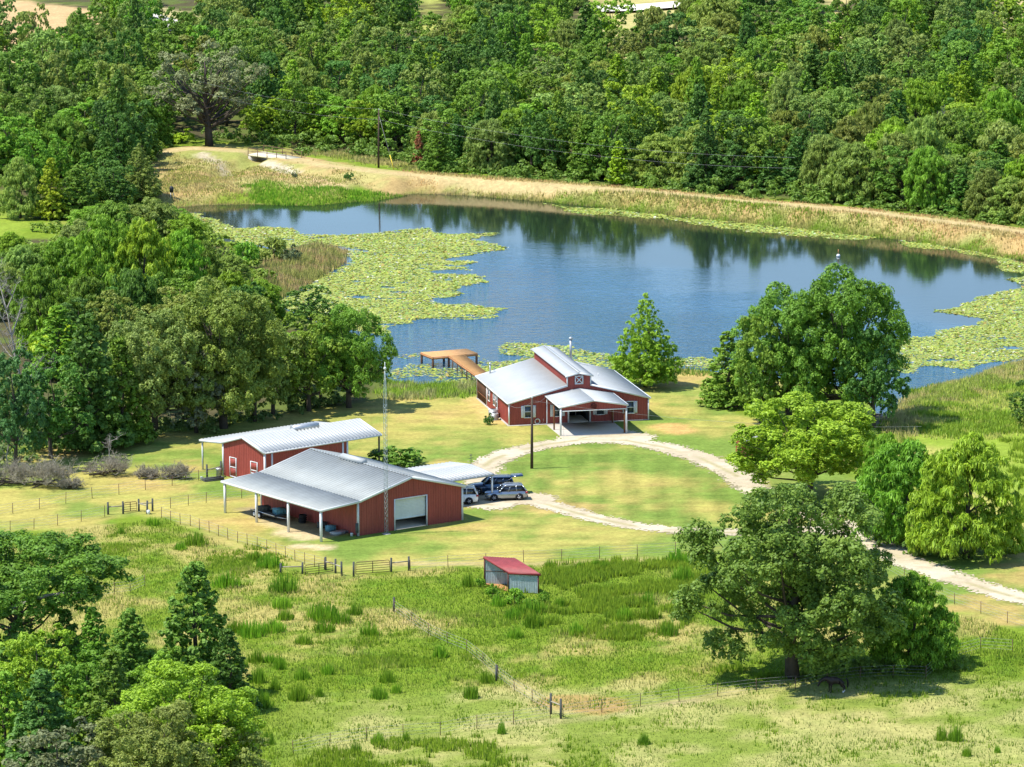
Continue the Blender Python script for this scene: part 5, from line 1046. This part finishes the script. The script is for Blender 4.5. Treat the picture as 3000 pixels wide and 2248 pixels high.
fence(interp([(2576,1660),(2700,1730),(2776,1762),(2831,1787),(2894,1804),(2953,1827),(3030,1850)], 7), 'wire fence along the lower drive beside the feathery tree')
fence(interp([(2712,1990),(2770,1938),(2865,1905),(2966,1912)], 4), 'short old wire fence beyond the huge olive tree', 1.2)
fence(interp([(2330,2022),(2460,1995),(2600,1985),(2712,1990)], 5), 'wire fence in the shade of the huge olive tree')
def brace(pp, lab, H=1.45, rails=((0, 1),), name='brace_posts'):
    W = [Vector(on(a, b)) for a, b in pp]; o = tag(empty(name, W[0]), lab, 'fence brace')
    for q in W: m = MB(); m.tube([q-W[0]-Vector((0, 0, .1)), q-W[0]+Vector((RNG.normal(0, .03), 0, H*RNG.uniform(.95, 1.05)))], [.105, .095], 8); m.build('post', MT['greypost'], o)
    for i, j in rails: m = MB(); m.tube([W[i]-W[0]+Vector((0, 0, H*.62)), W[j]-W[0]+Vector((0, 0, H*.66))], .06, 7); m.build('rail', MT['greytwig'], o)
    return o
brace([(1614,2092),(1643,2106)], 'pair of grey posts with cross rail at the pasture corner', 1.75)
brace([(1146,1676),(1198,1672)], 'grey post pair with rail at the far end of the long gate', 1.4)
brace([(822,1682),(886,1682)], 'grey post pair with rail beside the shorter gate', 1.1)
brace([(954,1671),(983,1680),(1001,1688)], 'three grey posts with loose rails between the two gates', 1.35, ((1, 2), (0, 1)))
brace([(317,1508),(361,1506)], 'grey post pair with rail before the small gate on the straw grass', 1.25)
brace([(407,1498),(447,1498),(431,1506)], 'grey posts with rails behind the small gate on the straw grass', 1.3, ((0, 1), (0, 2)))
brace([(607,1402),(648,1393)], 'weathered posts with rail at the corner of the long shed', 1.45)
for px, py, lab, H in ((1154,1792,'single dark post standing alone above the weeds',1.35),(1454,1996,'single dark post where the weedy fence turns clear',1.45),(1036,1690,'single dark post at the hinge of the long gate',1.45),(1040,1690,'x',1)):
    if lab == 'x': continue
    p = on(px, py); m = MB(); m.tube([(0, 0, -.1), (.02, 0, H)], [.105, .095], 8); o = m.build('fence_post', MT['greypost']); o.location = p; tag(o, lab, 'post')
def gate(a, b, H, n, lab):
    A_, B_ = Vector(on(*a)), Vector(on(*b)); o = tag(empty('pipe_gate', A_), lab, 'gate'); v = B_-A_; L = v.length; u = v.normalized(); q = lambda t, z: tuple(u*t+Vector((0, 0, z+v.z*t/L)))
    m = MB(); m.tube([q(.05, .12), q(.05, H-.12), q(.14, H-.02), q(.3, H), q(L-.3, H), q(L-.14, H-.02), q(L-.05, H-.12), q(L-.05, .12), q(.05, .12)], .035, 6); m.build('gate_frame', MT['rust'], o)
    for k in range(1, n): z = .12+(H-.12)*k/n; m = MB(); m.tube([q(.05, z), q(L-.05, z)], .026, 5); m.build('gate_rail', MT['rust'], o)
    m = MB(); m.tube([q(L/2, .12), q(L/2, H)], .04, 5); m.build('gate_stile', MT['rust'], o)
gate((1041,1686),(1143,1678),1.25,5,'long rusty pipe gate below the barn, six bars'); gate((892,1687),(977,1677),1.0,4,'shorter rusty pipe gate left of the grey posts below the barn'); gate((362,1503),(402,1499),1.05,4,'small rusty pipe gate between grey posts on the straw grass')

# ------------------------------------------------------------------ brush piles, bare trees, snags
def twigs(m, base, L, n, rng, depth, r):
    for k in range(n):
        a = rng.uniform(0, 6.28); e = rng.uniform(.15, 1.15); d = Vector((math.cos(a)*math.cos(e), math.sin(a)*math.cos(e), math.sin(e))); l = L*rng.uniform(.5, 1.1)
        mid = base+d*l*.5+Vector(rng.normal(0, .09*L, 3)); end = base+d*l+Vector(rng.normal(0, .12*L, 3)); end.z = max(end.z, .03); mid.z = max(mid.z, .03)
        m.tube([base, mid, end], [r, r*.7, r*.35], 3, False)
        if depth > 0:
            for q in (mid, base.lerp(mid, .6), end.lerp(mid, .4)): twigs(m, q, L*.5, 2, rng, depth-1, r*.55)
def brush(px, py, wpx, hpx, lab, seed, mat='greytwig'):
    p = on(px, py); s = pscale(py); rng = np.random.default_rng(seed); o = tag(empty('brush_pile', p), lab, 'brush pile'); W = wpx*s/2; Hh = hpx*s; m = MB()
    for k in range(20):
        b = Vector((rng.uniform(-.7, .7)*W, rng.uniform(-.45, .45)*W, rng.uniform(.02, .35)*Hh)); twigs(m, b, Hh*.72, 3, rng, 2, .04)
    m.build('branches', MT[mat], o)
    m = MB()
    for k in range(9):
        a = rng.uniform(-.6, .6); c = Vector((rng.uniform(-.5, .5)*W, rng.uniform(-.4, .4)*W, rng.uniform(.12, .5))); d = Vector((math.cos(a), math.sin(a), rng.normal(0, .1)))*W*rng.uniform(.3, .6); m.tube([c-d, c+Vector((0, 0, .1)), c+d], [.09, .08, .05], 5)
    m.build('logs', MT['bark'], o)
brush(35,1420,150,80,'grey brush pile cut by the picture edge below the deep green oak',1); brush(150,1425,150,95,'grey brush pile with leaning dead stems before the dark sweetgum',2); brush(205,1432,70,38,'pale wispy brush at the near end of the leaning dead stems',3)
brush(310,1392,170,62,'darkest brush pile, mixed with logs and a bare snag',4); brush(435,1402,80,38,'small grey brush heap with a trailing branch before the bare snag pile',5); brush(515,1402,95,52,'rounded pale brush heap closest to the long shed',6)
def bare(px, py, hpx, lab, seed, name='dead_tree', lean=(0, 0), r=.16, n=9, spread=.5):
    p = on(px, py); H = hpx*pscale(py); rng = np.random.default_rng(seed); o = tag(empty(name, p), lab, 'dead tree'); m = MB()
    tp = [(lean[0]*t*t*H+rng.normal(0, .02*H), lean[1]*t*H, t*H*.8) for t in np.linspace(0, 1, 5)]; m.tube(tp, [r, r*.85, r*.65, r*.45, r*.2], 6); m.build('trunk', MT['palebark'], o); m = MB()
    for k in range(n):
        b = Vector(tp[min(4, 1+k % 4)]); a = rng.uniform(0, 6.28); e = rng.uniform(.3, 1.2); l = H*spread*rng.uniform(.4, .9); d = Vector((math.cos(a)*math.cos(e), math.sin(a)*math.cos(e), math.sin(e)))
        q = b+d*l*.5; f = b+d*l+Vector((0, 0, .1*l)); m.tube([b, q, f], [r*.4, r*.28, r*.1], 4, False); twigs(m, q, l*.5, 3, rng, 1, r*.16); twigs(m, f.lerp(q, .3), l*.4, 3, rng, 1, r*.12)
    m.build('branches', MT['palebark'], o)
bare(318,1362,85,'bare grey snag rising out of the darkest brush pile',11,'snag',(.05,0),.10,7,.6); bare(60,1215,390,'pale leafless tree with spreading boughs at the wood end',12,'dead_tree',(-.12,0),.22,14,.42); bare(768,895,75,'short broken pale snag at the edge of the brown reeds',13,'snag',(.0,0),.2,4,.3)
bare(20,1370,170,'thin bare tree leaning over the largest brush pile',14,'dead_tree',(.3,0),.10,8,.5); bare(395,930,160,'bare forked stem between the willows of the row',15,'dead_tree',(.1,0),.12,6,.35); bare(2760,455,120,'grey bare topped tree beside the brightest yellow green crown',16,'dead_tree',(0,0),.2,12,.5); bare(2870,1500,150,'forked bare limb inside the widest feathery tree',17,'dead_tree',(.1,0),.1,4,.3)
# the long horizontal limb of the spreading oak
m = MB(); pts = [toward(a, b, 404-i*.4) for i, (a, b) in enumerate(((-60,1800),(30,1785),(85,1762),(140,1745),(190,1738),(235,1737)))]; m.tube(pts, [.34, .28, .2, .15, .1, .05], 7); o0 = bpy.data.objects
for nm_ in [o.name for o in bpy.data.objects if o.name.startswith('spreading_oak')]:
    q = bpy.data.objects[nm_]; inv = (Matrix.Translation(q.location) @ Matrix.Rotation(q.rotation_euler.z, 4, 'Z') @ Matrix.Diagonal((*q.scale, 1))).inverted(); m.v = [tuple(inv @ Vector(v)) for v in m.v]; m.build('limb', MT['palebark'], q)

# ------------------------------------------------------------------ cars
def wheel(par, x, y, r, wd):
    t = MB(); P = [(r*.62, -wd/2), (r*.94, -wd/2), (r, -wd/2+.04), (r, wd/2-.04), (r*.94, wd/2), (r*.62, wd/2)]; n = 18; V = []; Fq = []
    for a in range(n):
        c, s_ = math.cos(2*math.pi*a/n), math.sin(2*math.pi*a/n); V += [(x+q*c, y+z, r+q*s_) for q, z in P]
    k = len(P)
    for a in range(n):
        for i in range(k): Fq.append([a*k+i, ((a+1) % n)*k+i, ((a+1) % n)*k+(i+1) % k, a*k+(i+1) % k])
    wo = link('wheel', raw_mesh('tyre', V, Fq, MT['tyre'], smooth=True), par)
    m = MB(); sgn = -1 if y < 0 else 1; yo = y+sgn*(wd/2-.03)
    m.hull8([(x+r*.62*math.cos(a), yo-sgn*.05, r+r*.62*math.sin(a)) for a in np.linspace(0, 2*math.pi, 14, False)], [(x+r*.60*math.cos(a), yo-sgn*.03, r+r*.60*math.sin(a)) for a in np.linspace(0, 2*math.pi, 14, False)]); 
    for a in np.linspace(0, 2*math.pi, 5, False): m.bar((x, yo, r), (x+r*.6*math.cos(a), yo, r+r*.6*math.sin(a)), .09, .05)
    m.build('rim', MT['rim'], wo)
def car(pos, rz, L, W, H, paint, lab, roof_rail=True, open_gate=False, boxy=0., name='parked_car'):
    """front towards +x; lofted from cross sections along the length"""
    o = tag(empty(name, pos, rz), lab, 'car'); hl = L/2; g = .22; belt = H*.60; hood = H*.56
    st = [(-hl, .34, .80), (-hl+.06, .27, .90), (-hl+.45, .24, .98), (-hl*.4, .22, 1.), (hl*.3, .22, 1.), (hl-.75, .24, .98), (hl-.25, .27, .92), (hl-.04, .34, .80), (hl, .42, .70)]
    topz = lambda x: belt*1.02 if x < hl*.28 else belt*1.02-(belt*1.02-hood*.93)*((x-hl*.28)/(hl-hl*.28))**1.6*1.25
    rings = []
    for x, zb, wf in st:
        zt = topz(x) if x > -hl+.02 else belt*.96; hw = W/2*wf; zm_ = (zb+zt)*.5
        rings.append([(x, -hw*.92, zb), (x, -hw, zb+.10), (x, -hw*1.0, zm_+.05), (x, -hw*.95, zt-.06), (x, -hw*.84, zt), (x, 0, zt+.03), (x, hw*.84, zt), (x, hw*.95, zt-.06), (x, hw, zm_+.05), (x, hw, zb+.10), (x, hw*.92, zb)])
    V = [p for r in rings for p in r]; k = 11; Fq = [list(range(k))[::-1], [len(V)-k+i for i in range(k)]]
    for a in range(len(rings)-1):
        for i in range(k): Fq.append([a*k+i, a*k+(i+1) % k, (a+1)*k+(i+1) % k, (a+1)*k+i])
    link('body', raw_mesh('car_body', V, Fq, paint, smooth=True), o)
    # glasshouse: windows all round, pillars and roof on top
    rx0, rx1 = -hl+.30+.22*(1-boxy), hl*.10; bx0, bx1 = -hl+.10, hl*.40; zt = H-.05; wr_, wb = W/2*.76, W/2*.90
    gl = lambda ins: ([(bx0+ins, -wb+ins, belt-.02), (bx1-ins, -wb+ins, belt-.02), (bx1-ins, wb-ins, belt-.02), (bx0+ins, wb-ins, belt-.02)], [(rx0+ins, -wr_+ins, zt-.02), (rx1-ins, -wr_+ins, zt-.02), (rx1-ins, wr_-ins, zt-.02), (rx0+ins, wr_-ins, zt-.02)])
    m = MB(); a, b = gl(.02); m.hull8(a, b); m.build('windows', MT['cglass'], o)
    a, b = gl(0); ps_ = [(a[i], b[i], .10, .09) for i in range(4)]
    for t in (.36, .66):
        for ia, ib in ((0, 1), (3, 2)): ps_.append((Vector(a[ia]).lerp(Vector(a[ib]), t), Vector(b[ia]).lerp(Vector(b[ib]), t), .09, .06))
    for q in ps_: m = MB(); m.bar(*q); m.build('pillar', paint, o)
    m = MB(); q = [(rx0-.10, -wr_*1.0), (rx0+.3, -wr_*1.05), (rx1-.2, -wr_*1.05), (rx1+.10, -wr_*.95), (rx1+.10, wr_*.95), (rx1-.2, wr_*1.05), (rx0+.3, wr_*1.05), (rx0-.10, wr_)]
    m.hull8([(x, y, zt-.045) for x, y in q], [(x*.97, y*.9, zt+.05) for x, y in q]); m.build('roof', paint, o)
    if roof_rail:
        for s_ in (-1, 1): m = MB(); m.tube([(rx0+.1, s_*wr_*.9, zt+.04), (rx0+.25, s_*wr_*.9, zt+.10), (rx1-.25, s_*wr_*.9, zt+.10), (rx1-.1, s_*wr_*.9, zt+.04)], .022, 5); m.build('roof_rail', MT['steel'], o)
    r = .345 if L < 4.6 else .38
    for x in (-hl+L*.205, hl-L*.195):
        for s_ in (-1, 1):
            m = MB(); yy = s_*(W/2+.004); n = 12; R_ = r+.075
            pts = [(x+R_*math.cos(t), yy, r+R_*math.sin(t)) for t in np.linspace(-.35, math.pi+.35, n)]; m.hull8(pts, [(px_, yy-s_*.30, pz_) for px_, _, pz_ in pts]); m.build('wheel_arch', MT['black'], o)
            wheel(o, x, s_*(W/2-.09), r, .225)
    for s_ in (-1, 1):
        m = MB(); m.hull8([(hl-.42, s_*W*.47, .64), (hl-.03, s_*W*.35, .60), (hl-.03, s_*W*.22, .60), (hl-.3, s_*W*.30, .70)], [(hl-.44, s_*W*.46, .74), (hl-.06, s_*W*.36, .71), (hl-.06, s_*W*.22, .71), (hl-.34, s_*W*.30, .77)]); m.build('headlight', MT['lamp'], o)
        m = MB(); m.box(-hl-.015, -hl+.20, min(s_*W*.49, s_*W*.34), max(s_*W*.49, s_*W*.34), belt-.22, belt-.04); m.build('tail_light', MT['tail'], o)
        m = MB(); m.hull8([(hl*.30, s_*W*.47, belt+.02), (hl*.30+.18, s_*W*.47, belt+.02), (hl*.30+.16, s_*W*.58, belt+.04), (hl*.30+.02, s_*W*.58, belt+.04)], [(hl*.30, s_*W*.47, belt+.15), (hl*.30+.14, s_*W*.47, belt+.15), (hl*.30+.12, s_*W*.58, belt+.18), (hl*.30+.02, s_*W*.58, belt+.18)]); m.build('mirror', paint, o)
        m = MB(); m.box(-hl*.52, hl*.52, min(s_*W*.497, s_*W*.44), max(s_*W*.497, s_*W*.44), .20, .30); m.build('side_sill', MT['black'], o)
    m = MB(); m.hull8([(hl-.02, -W*.24, .36), (hl+.015, -W*.2, .36), (hl+.015, W*.2, .36), (hl-.02, W*.24, .36)], [(hl-.05, -W*.28, .68), (hl+.01, -W*.22, .68), (hl+.01, W*.22, .68), (hl-.05, W*.28, .68)]); m.build('grille', MT['black'], o)
    m = MB(); m.box(hl+.016, hl+.03, -.2, .2, .40, .50); m.build('number_plate', MT['white'], o)
    m = MB(); m.box(-hl-.04, -hl+.05, -W*.45, W*.45, .30, .46); m.build('rear_bumper', MT['black'], o)
    if open_gate:
        m = MB(); m.hull8([(rx0-.05, -W*.42, zt+.02), (rx0-.05, W*.42, zt+.02), (rx0-.05, W*.42, zt+.10), (rx0-.05, -W*.42, zt+.10)], [(rx0-1.25, -W*.40, zt+.10), (rx0-1.25, W*.40, zt+.10), (rx0-1.22, W*.40, zt+.17), (rx0-1.22, -W*.40, zt+.17)]); m.build('tailgate', paint, o)
    return o
def carpos(nx, ny, ang, W, off):  # from where the near rear wheel touches
    pass
ang = math.pi+.13; u = Vector((math.cos(ang), math.sin(ang), 0)); s_ = Vector((u.y, -u.x, 0))   # s_ points away from the camera
def put(near, along, W): return Vector((*near, .035))+s_*(W/2-.09)+u*along
if s_.y < 0: s_ = -s_
car(put((-.57, 478.80), 0, 1.72), ang, 4.32, 1.72, 1.56, MT['silver'], 'silver sport utility car parked half out of the carport shade')
car(put((-3.42, 481.7), -1.35, 1.85), math.pi+.10, 4.75, 1.85, 1.78, MT['blue'], 'dark blue sport utility car with its tailgate raised', True, True, .8)
car(put((-4.36, 477.1), 1.35, 1.78), math.pi+.05, 4.55, 1.78, 1.72, MT['pearl'], 'white sport utility car nosed behind the barn corner', True, False, .5)
# ------------------------------------------------------------------ trailer and clutter under the lean-to
bm_ = bo.matrix_basis
to = tag(empty('flat_trailer', bm_ @ Vector((-2.2, 12.6, 0)), .63+math.radians(-90)), 'low flatbed trailer with white wheels parked under the barn lean-to', 'trailer')
m = MB(); m.box(-2.2, 2.2, -.85, .85, .48, .58); m.build('bed', MT['greypost'], to); m = MB(); m.bar((2.2, -.6, .5), (3.4, 0, .45), .08); m.bar((2.2, .6, .5), (3.4, 0, .45), .08); m.bar((-2.2, -.88, .64), (2.2, -.88, .64), .05, .1); m.bar((-2.2, .88, .64), (2.2, .88, .64), .05, .1); m.build('tow_frame', MT['steel'], to)
for x in (-1.2, -.3+.0):
    for y in (-.98, .98):
        m = MB(); m.hull8([(x+.33*math.cos(a), y-.1, .33+.33*math.sin(a)) for a in np.linspace(0, 6.28, 14, False)], [(x+.33*math.cos(a), y+.1, .33+.33*math.sin(a)) for a in np.linspace(0, 6.28, 14, False)]); wq = m.build('wheel', MT['tyre'], to)
        q = math.copysign(1, y); m = MB(); m.hull8([(x+.2*math.cos(a), y+q*.10, .33+.2*math.sin(a)) for a in np.linspace(0, 6.28, 12, False)], [(x+.18*math.cos(a), y+q*.13, .33+.18*math.sin(a)) for a in np.linspace(0, 6.28, 12, False)]); m.build('rim', MT['white'], wq)
rg = np.random.default_rng(5)
def crate(loc, w_, d_, h_, mat, lab, cat='box', name='storage_crate'):
    m = MB(); m.box(-w_/2, w_/2, -d_/2, d_/2, 0, h_); m.box(-w_/2-.03, w_/2+.03, -d_/2-.03, d_/2+.03, h_-.1, h_-.02)
    for q in np.linspace(-w_/2+.1, w_/2-.1, 4): m.box(q-.03, q+.03, -d_/2-.025, d_/2+.025, .05, h_-.12)
    o = m.build(name, mat); o.location = bm_ @ Vector(loc); o.rotation_euler.z = .63+rg.normal(0, .2); return tag(o, lab, cat)
crate((-1.8, 11.4, .59), 1.1, .9, .55, MT['blue_tub'], 'faded tarpaulin covered crate on the trailer bed, nearer its tow bar'); crate((-2.3, 13.5, .59), 1.2, .9, .5, MT['greypost'], 'grey crate on the rear of the trailer bed')
crate((-.7, 5.4, 0), .8, .6, .6, MT['greypost'], 'grey crate against the barn wall under the lean-to'); crate((-.8, 3.7, 0), .9, .6, .55, MT['blue_tub'], 'faded blue crate against the barn wall, nearer the front'); crate((-.9, 2.0, 0), 1.9, .8, .28, MT['steel'], 'low stack of grey sheet metal under the lean-to front', 'sheet metal', 'metal_stack')
for i, (x, y) in enumerate(((-.9, 8.6),)):
    to_ = tag(empty('tyre_stack', bm_ @ Vector((x, y, 0))), 'stack of old tyres against the barn wall under the lean-to', 'tyres')
    for k in range(4): m = MB(); m.tube([(.32*math.cos(a)+.02*k, .32*math.sin(a), .12+.21*k) for a in np.linspace(0, 2*math.pi, 15)], .11, 6, False); m.build('tyre', MT['tyre'], to_)
m = MB(); m.lathe([(.13, 0), (.15, .3), (.16, .32)], 10); o = m.build('bucket', MT['pearl']); o.location = bm_ @ Vector((-.55, .35, 0)); tag(o, 'white bucket by the front post of the barn lean-to', 'bucket')
m = MB(); m.lathe([(.27, 0), (.30, .85), (.32, .87), (.32, .92), (.10, 1.0)], 14); o = m.build('trash_can', MT['steel']); o.location = on(641, 1398); tag(o, 'ribbed steel trash can beside the gable of the long shed', 'trash can')
m = MB(); m.lathe([(.15, 0), (.17, .34), (.18, .36)], 10); o = m.build('bucket', MT['pearl']); o.location = on(591, 1407); tag(o, 'white bucket on the grass near the weathered posts', 'bucket')
m = MB(); m.lathe([(.15, 0), (.18, .4), (.05, .45)], 10); o = m.build('bucket', MT['pearl']); o.location = on(435, 1507); tag(o, 'round white tub at the foot of the small gate posts', 'bucket')
m = MB(); m.box(-1.1, 1.1, -.35, .35, 0, .12); m.box(-1.1, -1.02, -.35, .35, .12, .32); m.box(1.02, 1.1, -.35, .35, .12, .32); m.box(-1.02, 1.02, -.35, -.28, .12, .32); m.box(-1.02, 1.02, .28, .35, .12, .32); o = m.build('water_trough', MT['greypost']); o.location = on(625, 1408); o.rotation_euler.z = .5; tag(o, 'dark low feed trough lying below the trash can', 'trough')
# feeder by the cove, buoy on the pond
o = tag(empty('game_feeder', on(503, 573)), 'small dark feeder on a white stand at the pond cove', 'feeder'); m = MB(); m.lathe([(.28, .8), (.32, 1.5), (.12, 1.75)], 10); m.build('drum', MT['black'], o); m = MB(); [m.bar((.4*math.cos(a), .4*math.sin(a), 0), (.22*math.cos(a), .22*math.sin(a), .85), .06) for a in (0, 2.1, 4.2)]; m.build('stand', MT['white'], o)
b0 = at(2456, 752, ZW); o = tag(empty('float_marker', b0), 'small white and orange float on the open water', 'buoy'); m = MB(); m.lathe([(.05, -.1), (.26, 0), (.26, .22), (.1, .35)], 10); m.build('float', MT['pearl'], o); m = MB(); m.tube([(0, 0, .3), (0, 0, 1.0)], [.08, .05], 6); m.build('stem', MT['orange'], o)
# small weather pole behind the carport
o = tag(empty('garden_hydrant', on(1380, 1374)), 'thin dark post with small arms behind the carport roof', 'post'); m = MB(); m.tube([(0, 0, 0), (0, 0, 1.6)], .035, 5); m.build('shaft', MT['greypost'], o); m = MB(); m.bar((-.25, 0, 1.1), (.25, 0, 1.2), .04); m.bar((-.15, 0, 1.45), (.15, 0, 1.5), .05); m.build('arm', MT['greypost'], o)
bv = on(2131, 1190); m = MB(); m.lathe([(1.25, -.1), (1.2, .06), (.6, .14), (.1, .16)], 18); o = m.build('mulch_bed', plain('dark_mulch', (.075, .05, .035), .95, 0, .1, .3, 6)); o.location = bv; tag(o, 'round dark mulch bed under the small lawn tree', 'mulch bed')

# ------------------------------------------------------------------ horse under the huge tree
def skin(name, nodes, edges, mat, parent=None, sub=2):
    me = bpy.data.meshes.new(name); me.from_pydata([n[:3] for n in nodes], edges, []); o = link(name, me, parent)
    md = o.modifiers.new('skin', 'SKIN'); md.use_smooth_shade = True
    for i, n in enumerate(nodes):
        v = me.skin_vertices[0].data[i]; v.radius = (n[3], n[4] if len(n) > 4 else n[3]); v.use_root = i == 0
    sb = o.modifiers.new('sub', 'SUBSURF'); sb.levels = sub; sb.render_levels = sub; me.materials.append(mat); return o
hp = on(2449, 2030); hz = tag(empty('horse', hp, math.pi+.03), 'dark brown horse with lowered head and two white hind socks in the tree shade', 'horse')
N = [(-.55,0,1.16,.29,.30),(-.20,0,1.10,.29,.32),(.20,0,1.10,.30,.33),(.52,0,1.18,.26,.30),(.78,0,1.24,.17,.23),(1.02,0,1.22,.12,.17),(1.24,0,1.10,.095,.13),(1.36,0,.98,.10,.13),(1.46,0,.80,.085,.10),(1.53,0,.64,.065,.075),(1.55,0,.56,.055,.06)]
E_ = [(i, i+1) for i in range(10)]
def leg(root, pts):
    i0 = len(N); N.extend(pts); E_.append((root, i0)); E_.extend([(i0+k, i0+k+1) for k in range(len(pts)-1)])
for s_, dx in ((-1, .05), (1, -.08)):
    leg(3, [(.50+dx, s_*.17, .86, .12), (.50+dx, s_*.17, .56, .075), (.52+dx, s_*.17, .50, .072), (.50+dx, s_*.17, .18, .045), (.53+dx, s_*.17, .09, .05), (.56+dx, s_*.17, .01, .07)])
    leg(0, [(-.58-dx, s_*.18, .86, .17), (-.50-dx, s_*.18, .68, .12), (-.74-dx, s_*.18, .50, .07), (-.72-dx, s_*.18, .20, .048), (-.68-dx, s_*.18, .09, .05), (-.65-dx, s_*.18, .01, .07)])
skin('body', N, E_, MT['horse'], hz)
for s_ in (-1, 1): skin('ear', [(1.30, s_*.07, 1.06, .035), (1.27, s_*.09, 1.16, .03), (1.27, s_*.09, 1.21, .012)], [(0, 1), (1, 2)], MT['horse'], hz, 1)
skin('mane', [(.62,0,1.42,.05,.06),(.85,0,1.40,.045,.08),(1.06,0,1.33,.04,.08),(1.27,0,1.20,.04,.06)], [(0,1),(1,2),(2,3)], MT['hair'], hz, 1)
skin('tail', [(-.84,0,1.28,.06),(-.98,0,1.10,.08),(-1.02,0,.75,.09),(-1.0,0,.42,.05)], [(0,1),(1,2),(2,3)], MT['hair'], hz, 1)
for s_, dx in ((-1, .05), (1, -.08)): skin('sock', [(-.72-dx,s_*.18,.24,.062),(-.68-dx,s_*.18,.10,.066),(-.65-dx,s_*.18,.03,.078)], [(0,1),(1,2)], MT['sock'], hz, 1)

# ------------------------------------------------------------------ countable clumps of tall weeds in the pasture
CL = []
for v in range(4):
    rg = np.random.default_rng(60+v); n = 230; a = rg.uniform(0, 6.28, n); q = rg.random(n)**.5*rg.uniform(.8, 1.25, n); x, y = q*np.cos(a), q*np.sin(a)*.8; h = (1-.55*q**2)*rg.uniform(.35, 1.12, n); w2 = rg.uniform(.035, .07, n); b = rg.uniform(0, 6.28, n)
    V = []
    for k in (0,): V = np.stack([np.stack([x-w2*np.cos(b), y-w2*np.sin(b), 0*x-.05], -1), np.stack([x+w2*np.cos(b), y+w2*np.sin(b), 0*x-.05], -1), np.stack([x*1.12+.4*w2*np.cos(b), y*1.12, h], -1), np.stack([x*1.12-w2*.4*np.cos(b), y*1.12, h*.98], -1)], 1).reshape(-1, 3)
    CL.append(raw_mesh('weed_clump', V, np.arange(n*4).reshape(n, 4), LEAF, {'var': ('FLOAT', np.repeat(rg.random(n), 4))}))
WC = [(575,1597,62,38),(665,1718,78,48),(832,1732,85,50),(790,1660,70,40),(745,1640,50,30),(945,1815,95,52),(1000,1825,60,40),(1040,1800,45,32),(740,1862,80,52),(800,1850,70,40),(690,1850,55,34),(890,1885,52,32),(950,1850,60,34),(1085,1860,60,40),(825,1780,60,34),(835,1815,48,34),(355,1563,24,22),(530,1610,35,26),(448,1538,42,26),(705,1955,40,38),(750,1940,48,38),(885,1990,42,38),(820,1960,36,44),(790,1940,40,30),(755,2000,46,50),(805,2020,30,38),(875,2050,58,48),(770,2070,54,48),(935,2040,28,34),(785,2180,36,40),(960,1975,40,34),(1555,1795,90,40),(1565,1835,60,42),(1510,1868,42,36),(1502,1812,50,34),(1640,1775,36,30),(1460,1775,42,34),(1610,1665,30,28),(1745,1665,28,34),(1770,1670,36,30),(1700,1668,30,26),(1372,1718,36,38),(1380,2045,44,50),(1110,2045,48,40),(1135,1998,46,36),(1160,2030,28,32),(1425,2000,40,34),(1290,1925,44,40),(1108,2180,38,38),(1042,2205,36,36),(1190,2170,24,30),(1470,2150,22,42),(1885,2180,36,40),(2757,2168,34,42),(2832,2215,28,32),(2800,2170,40,52),(2922,2205,18,24),(1905,1810,60,44),(1830,1815,50,40),(1960,1860,56,40),(1690,1860,50,40),(1900,1770,44,40),(2000,1700,60,50),(1985,1650,70,40),(2050,1640,50,40)]
def near(px, py):
    if px < 620: return 'near the small gate'
    if py < 1760 and px < 1000: return 'below the barn lean-to fence'
    if px < 1000: return 'in the pasture beside the tall sweetgum' if py > 1920 else 'in the straw coloured part of the pasture'
    if px < 1450: return 'around the weedy fence' if py < 2100 else 'in front of the corner brace fence'
    if px < 1660 and py < 1900: return 'close to the field shelter'
    return 'on the grazed slope in front of the horse' if py > 2100 else 'between field shelter and the huge olive tree'
for i, (px, py, wp, hp_) in enumerate(WC):
    p = on(px, py); s = pscale(py); o = link('weed_clump', CL[i % 4], None, p, i*1.3); o.scale = (wp*s/2, wp*s/2*1.25, hp_*s*1.08); c = np.array((.16, .34, .02))*RNG.uniform(.8, 1.25); o.color = (*c, 1)
    sz = 'wide' if wp > 64 else ('small' if wp < 36 else 'middling'); tag(o, f'{sz} upright bright green weed clump {near(px, py)}', 'weed clump', 'weed clumps of the pasture')
# leafy plants by the field shelter
for px, py, wp, hp_, lab in ((1445,1750,46,44,'leafy light green plant in the open side of the field shelter'),(1408,1720,30,30,'leafy plant at the rear post of the field shelter'),(1462,1768,38,36,'leafy plant in front of the earth floor of the field shelter'),(1510,1772,62,52,'tall leafy plant climbing the front wall of the field shelter'),(1555,1778,50,24,'low leafy plant along the front wall of the field shelter'),(1592,1765,42,34,'leafy plant at the far corner of the field shelter')):
    tree('leafy_plant', 'shrub', on(px, py), hp_*pscale(py), wp*pscale(py)/2, 'fresh', lab, 'plant', rng=np.random.default_rng(px))
